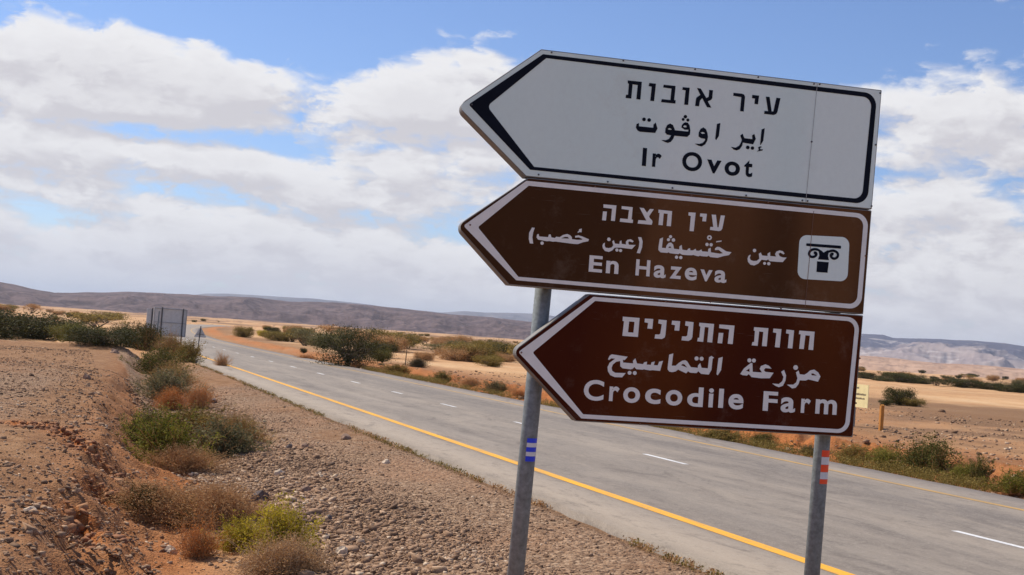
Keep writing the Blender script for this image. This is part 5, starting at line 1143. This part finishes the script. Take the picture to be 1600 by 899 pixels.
def glyph_mesh(name, L, y, mat, parent, bold=0.026):
    """latin letters, each fitted to its own box (u0, u1, w0, w1)"""
    bmt = bmesh.new()
    for ch, u0, u1, w0, w1 in L:
        cu = bpy.data.curves.new('g', 'FONT')
        cu.body = ch; cu.size = 1; cu.offset = bold; cu.resolution_u = 6
        tmp = bpy.data.objects.new('t', cu)
        me = bpy.data.meshes.new_from_object(tmp)
        bpy.data.objects.remove(tmp); bpy.data.curves.remove(cu)
        co = np.array([v.co[:] for v in me.vertices])
        lo, hi = co.min(0), co.max(0)
        sx = (u1 - u0) / 1000 / (hi[0] - lo[0]); sy = (w1 - w0) / 1000 / (hi[1] - lo[1])
        for v in me.vertices:
            v.co = (u0 / 1000 + (v.co.x - lo[0]) * sx, y, w0 / 1000 + (v.co.y - lo[1]) * sy)
        bmt.from_mesh(me); bpy.data.meshes.remove(me)
    for f in bmt.faces:
        f.normal_update()
        if f.normal.y > 0: f.normal_flip()
    me = bpy.data.meshes.new(name); bmt.to_mesh(me); bmt.free()
    return link(name, me, parent, mat)

DEPTH = 0.11
def words(items, span, gap=0.053):
    out = []; end = -9
    for a, b, it in sorted(((*span(q), q) for q in items), key=lambda t: t[0]):
        if a - end > gap: out.append([])
        out[-1].append(it); end = max(end, b)
    return out
def board(n, face, print_, rim, label, tip_r):
    P = rounded(M_(SG['b%d' % n]), [tip_r, 0.006, 0.006, 0.006, 0.006])
    mb = MB()
    k = len(P)
    v0 = [(u, 0.0, w) for u, w in P]; v1 = [(u, DEPTH, w) for u, w in P]
    mb.v = v0 + v1
    mb.f = [list(range(k)), list(range(k, 2 * k))[::-1]] + [[(i + 1) % k, i, k + i, k + (i + 1) % k] for i in range(k)]
    b = mb.build('sign_board', MAT['alu'], root, bevel=0.004)
    b['label'] = label
    # coloured sheet, slightly inset from the metal edge
    c = Vector((sum(p[0] for p in P) / k, sum(p[1] for p in P) / k))
    quad = M_(SG['b%d' % n])
    ins = inset(quad, 0.006)
    ins = [ins[0]] + ins[1:]
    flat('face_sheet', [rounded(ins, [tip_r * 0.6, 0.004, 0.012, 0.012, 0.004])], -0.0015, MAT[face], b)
    o_, i_ = M_(SG['b%do' % n]), M_(SG['b%di' % n])
    ro, ri = (0.082, 0.058) if n == 1 else (0.078, 0.054)
    flat('border', [rounded(o_, [0.012, 0.008, ro, ro, 0.008]), rounded(i_, [0.03 if n == 1 else 0.012, 0.006, ri, ri, 0.006])], -0.003, MAT[print_], b)
    for q in M_(SG['riv%d' % n]):
        m = MB(); m.tube((q[0], -0.008, q[1]), (q[0], -0.001, q[1]), 0.0045, 0.0062, 10)
        m.build('rivet', MAT[rim], b)
    return b

def inset(poly, d):
    out = []
    m = len(poly)
    cen = Vector((sum(p[0] for p in poly) / m, sum(p[1] for p in poly) / m))
    for i in range(m):
        a, b, c = Vector(poly[i - 1]), Vector(poly[i]), Vector(poly[(i + 1) % m])
        def off(p, q):
            n = Vector((-(q - p).y, (q - p).x)).normalized()
            if n.dot(cen - p) < 0: n = -n
            return p + n * d, q + n * d
        p1, p2 = off(a, b); p3, p4 = off(b, c)
        r = (p2 - p1); s = (p4 - p3)
        den = r.x * s.y - r.y * s.x
        t = ((p3 - p1).x * s.y - (p3 - p1).y * s.x) / den
        out.append(tuple(p1 + r * t))
    return out

b1 = board(1, 'sign_white', 'sign_print_black', 'rivet', 'white arrow board with black border and black lettering, topmost', 0.05)
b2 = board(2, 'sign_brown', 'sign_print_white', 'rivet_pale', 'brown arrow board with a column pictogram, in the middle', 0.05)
b3 = board(3, 'sign_red_brown', 'sign_print_white', 'rivet_pale', 'darker brown arrow board, shortest and lowest', 0.05)
for n, b in ((1, b1), (2, b2), (3, b3)):
    pm = MAT['sign_print_black'] if n == 1 else MAT['sign_print_white']
    for wd in words([M_(q) for q in SG['heb%d' % n]], lambda P: (min(c[0] for c in P), max(c[0] for c in P))):
        flat('hebrew_lettering', wd, -0.003, pm, b)
    for wd in words([M_(q) for q in SG['ar%d' % n]], lambda P: (min(c[0] for c in P), max(c[0] for c in P))):
        flat('arabic_lettering', wd, -0.003, pm, b)
    for wd in words(SG['lat%d' % n], lambda L: (L[1] / 1000, L[2] / 1000)):
        glyph_mesh('latin_lettering', wd, -0.003, pm, b)
# joints between the sheets of the two upper boards
sm = M_(SG['seam'])
for b, (a, c) in ((b1, sm[:2]), (b2, sm[2:])):
    w = 0.0016
    flat('sheet_joint', [[(a[0] - w, a[1]), (a[0] + w, a[1]), (c[0] + w, c[1]), (c[0] - w, c[1])]], -0.0052, MAT['joint' if b is b1 else 'joint_brown'], b)
# pictogram
pic = flat('pictogram', [rounded(M_(SG['pict']), [0.05] * 4)], -0.003, MAT['sign_white'], b2)
flat('pictogram_print', [rounded(M_(SG['bar']), [0.006] * 4), M_(SG['cap']), M_(SG['col'])], -0.0042, MAT['sign_print_black'], b2)
def ribbon(pts, ws):
    pts = [Vector(p) for p in pts]
    # resample smoothly (catmull-rom)
    Q = []; Wd = []
    for i in range(len(pts) - 1):
        p0, p1, p2, p3 = pts[max(i - 1, 0)], pts[i], pts[i + 1], pts[min(i + 2, len(pts) - 1)]
        for k in range(4):
            t = k / 4
            Q.append(0.5 * ((2 * p1) + (-p0 + p2) * t + (2 * p0 - 5 * p1 + 4 * p2 - p3) * t * t + (-p0 + 3 * p1 - 3 * p2 + p3) * t ** 3))
            Wd.append(ws[i] * (1 - t) + ws[i + 1] * t)
    Q.append(pts[-1]); Wd.append(ws[-1])
    A = []; B = []
    for i, q in enumerate(Q):
        d = (Q[min(i + 1, len(Q) - 1)] - Q[max(i - 1, 0)]).normalized()
        n = Vector((-d.y, d.x)) * Wd[i]
        A.append(q + n); B.append(q - n)
    return A, B
for key, yy in (('vl', -0.0046), ('vr', -0.005)):
    A, B = ribbon(M_(SG[key]), [0.007, 0.0075, 0.008, 0.008, 0.008, 0.008, 0.008, 0.008, 0.008, 0.0095, 0.0105, 0.007])
    mb = MB()
    for i in range(len(A) - 1):
        mb.poly([(A[i].x, yy, A[i].y), (A[i + 1].x, yy, A[i + 1].y), (B[i + 1].x, yy, B[i + 1].y), (B[i].x, yy, B[i].y)])
    mb.build('pictogram_scroll', MAT['sign_print_black'], b2)

# posts behind the boards
PY = DEPTH + 0.052
def post(key, rad, top):
    (u1, w1), (u0, w0) = M_(SG[key])
    k = (u1 - u0) / (w1 - w0)
    f = lambda w: u0 + (w - w0) * k
    mb = MB()
    gz = float(terrain(1.0, 7.4)) - 0.4
    mb.tube((f(gz), PY, gz), (f(top), PY, top), rad, None, 28)
    o = mb.build('post', MAT['metal'], root)
    for p in o.data.polygons:
        p.use_smooth = len(p.vertices) == 4
    return o, f
pl, fl = post('pl', 0.051, 3.62)
pr, fr = post('pr', 0.049, 3.66)
pl['label'] = 'left grey round post with blue tape bands'
pr['label'] = 'right grey round post with red and white tape bands'
def tape(parent, f, rad, w0, w1, a0, a1, mat, name):
    mb = MB(); n = 12
    lo, hi = min(w0, w1), max(w0, w1)
    c = []
    for k in range(n + 1):
        a = R_(a0 + (a1 - a0) * k / n)
        c.append((math.sin(a) * (rad + 0.0012), -math.cos(a) * (rad + 0.0012)))
    for k in range(n):
        (xa, ya), (xb, yb) = c[k], c[k + 1]
        mb.poly([(f(lo) + xa, PY + ya, lo), (f(lo) + xb, PY + yb, lo), (f(hi) + xb, PY + yb, hi), (f(hi) + xa, PY + ya, hi)])
    o = mb.build(name, MAT[mat], parent, smooth=True)
    return o
tw = [q[1] / 1000 for q in SG['tape']]
for w0, w1, m in ((tw[0], tw[1], 'blue_tape'), (tw[2], tw[3], 'blue_tape'), (tw[4], tw[5], 'blue_tape'), (tw[1] - .001, tw[2] + .001, 'grey_tape'), (tw[3] - .001, tw[4] + .001, 'grey_tape')):
    tape(pl, fl, 0.051, w0, w1, -22 , 62, m, 'tape_band')
for i, m in enumerate(['red_tape', 'grey_tape', 'red_tape', 'grey_tape', 'red_tape']):
    tape(pr, fr, 0.049, tw[6 + i] - .001, tw[7 + i], -22, 76, m, 'tape_band')
# clamps that hold the boards to the posts
for f in (fl, fr):
    for w in (1.72, 2.2, 2.5, 2.9, 3.15, 3.55):
        if f is fl and w < 2.4: continue
        m = MB(); m.box((f(w) - 0.075, PY - 0.05, w - 0.02), (f(w) + 0.075, PY + 0.058, w + 0.02))
        m.build('clamp', MAT['alu'], root, bevel=0.004)

# ------------------------------------------------------------------ other signs
def facing(P):
    return math.atan2(-P.x, P.y)      # turn so that local Y points away from the camera

# big road signs seen from behind, down the verge on the left
P = hit(262, 538); k = math.hypot(P.x, P.y) / FPX
e = empty('road_sign', P, facing(P) + 0.18, label='back of a large grey road sign on two posts beside the ditch', cat='road sign')
def up(n): return n * k
m = MB(); m.box((-up(24), 0.02, up(12)), (up(25), 0.16, up(54))); m.build('sign_panel', MAT['sheet'], e, bevel=0.01)
for x in (-up(12), up(19)):
    m = MB(); m.box((x - 0.045, -0.06, -0.3), (x + 0.045, 0.015, up(55))); m.build('post', MAT['dark_metal'], e)
for z in (0.03, 0.48, 0.97):
    m = MB(); m.box((-up(23.6), -0.03, up(12 + 42 * z) - 0.035), (up(24.6), 0.017, up(12 + 42 * z) + 0.035)); m.build('rail', MAT['rail'], e)
for x in (-up(23.4), up(24.4)):
    m = MB(); m.box((x - 0.035, -0.034, up(12.6)), (x + 0.035, 0.0165, up(53.4))); m.build('frame_edge', MAT['rail'], e)
P = hit(234, 536); P = Vector((P.x * 1.08, P.y * 1.08, float(terrain(P.x * 1.08, P.y * 1.08)))); k = math.hypot(P.x, P.y) / FPX
e = empty('road_sign', P, facing(P) + 0.35, label='smaller grey sign panel seen from behind, left of the large one', cat='road sign')
m = MB(); m.box((-up(8), 0.02, up(15)), (up(8), 0.06, up(48))); m.build('sign_panel', MAT['sheet'], e, bevel=0.01)
m = MB(); m.box((-0.05, -0.06, -0.3), (0.05, 0.015, up(49))); m.build('post', MAT['dark_metal'], e)
for z in (22, 40):
    m = MB(); m.box((-up(7.5), -0.01, up(z) - 0.03), (up(7.5), 0.017, up(z) + 0.03)); m.build('rail', MAT['sheet'], e)
P = hit(243, 545); k = math.hypot(P.x, P.y) / FPX
e = empty('sign_post', P, 0, label='bare pale pole standing just left in front of the large sign back', cat='post')
m = MB(); m.tube((0, 0, -0.2), (0.04, 0, up(56)), 0.045, None, 12); m.build('pole', MAT['metal'], e)
m = MB(); m.tube((0.04, 0, up(56)), (0.04, 0, up(56) + 0.03), 0.052, 0.03, 12); m.build('cap', MAT['alu'], e)

# triangular warning sign from behind
P = hit(308, 552); k = math.hypot(P.x, P.y) / FPX
e = empty('warning_sign', P, facing(P), label='triangular warning sign seen from behind on a thin post', cat='road sign')
tri = rounded([(-up(9.5), up(24)), (up(9.5), up(24)), (0, up(40))], [0.04] * 3, 4)
m = MB(); n_ = len(tri)
m.v = [(u + 0.1, 0.03, w) for u, w in tri] + [(u + 0.1, 0.05, w) for u, w in tri]
m.f = [list(range(n_)), list(range(n_, 2 * n_))[::-1]] + [[(i + 1) % n_, i, n_ + i, n_ + (i + 1) % n_] for i in range(n_)]
m.build('sign_panel', MAT['sheet'], e)
m = MB(); m.tube((0, 0, -0.2), (0.1, 0, up(41)), 0.035, None, 12); m.build('post', MAT['dark_metal'], e)
m = MB(); m.box((-0.13, 0.0, up(28)), (0.33, 0.028, up(28) + 0.04)); m.build('bracket', MAT['alu'], e)

# cream notice on a post across the road
P = hit(1333, 667); k = math.hypot(P.x, P.y) / FPX
e = empty('notice_board', P, facing(P) - 0.85, label='cream notice board with dark lines of text, partly behind the brown boards', cat='sign')
x0, x1, z0, z1 = -up(27), up(28), up(30), up(64)
m = MB(); m.box((x0, 0, z0), (x1, 0.02, z1)); pn = m.build('panel', MAT['cream'], e)
rr = random.Random(2)
for zz, cols in ((up(57.5), [(-6, 6)]), (up(48), [(-15, -3), (1, 24)]), (up(42), [(-13, -4), (0, 21)])):
    m = MB()
    for a, b in cols:
        x = up(a)
        while x < up(b):
            wd = rr.uniform(0.025, 0.05)
            m.poly([(x, -0.003, zz), (x + wd, -0.003, zz), (x + wd, -0.003, zz + rr.uniform(0.04, 0.07)), (x, -0.003, zz + rr.uniform(0.03, 0.06))])
            x += wd + 0.012
    m.build('text_line', MAT['print'], pn)
for x in (up(-12), up(-1)):
    m = MB(); m.tube((x, 0.05, -0.2), (x, 0.05, z1 - 0.02), 0.028, None, 10); m.build('post', MAT['metal'], e)
P = hit(1376, 673); k = math.hypot(P.x, P.y) / FPX
e = empty('marker_post', P, facing(P) + 0.5, label='short orange wooden marker post in the red field', cat='post')
m = MB(); m.box((-0.055, -0.055, -0.2), (0.055, 0.055, up(37))); m.build('stake', MAT['orange_wood'], e, bevel=0.008)
m = MB()
m.poly([(-0.055, -0.055, up(37)), (0.055, -0.055, up(37)), (0.055, 0, up(39)), (-0.055, 0, up(39))]); m.poly([(-0.055, 0, up(39)), (0.055, 0, up(39)), (0.055, 0.055, up(37)), (-0.055, 0.055, up(37))])
m.build('cap', MAT['orange_wood'], e)
P = hit(633, 571); k = math.hypot(P.x, P.y) / FPX
e = empty('bare_pole', P, facing(P), label='thin dark pole with a short cross piece beside the scraggy bush', cat='post')
m = MB(); m.tube((0, 0, -0.2), (0.03, 0, up(24)), 0.032, 0.025, 8); m.build('pole', MAT['bark'], e)
m = MB(); m.tube((-0.12, -0.03, up(20)), (0.14, -0.03, up(21)), 0.02, None, 8); m.build('crossbar', MAT['bark'], e)

# ------------------------------------------------------------------ haze
mh = bpy.data.materials.new('haze'); mh.use_nodes = True
th = NT(mh.node_tree)
vol = th.n('ShaderNodeVolumePrincipled')
vol.inputs['Color'].default_value = (0.72, 0.83, 1.0, 1)
vol.inputs['Density'].default_value = HAZE_D = 5.0e-5
vol.inputs['Anisotropy'].default_value = 0.2
oh = th.n('ShaderNodeOutputMaterial'); th.l(vol.outputs[0], oh.inputs['Volume'])
if HAZE_D > 0:
    m = MB(); m.box((-26500, -26500, -40), (26500, 26500, 420))
    hz = m.build('haze', mh); tag(hz, 'thin pale desert haze', 'haze', kind='stuff')
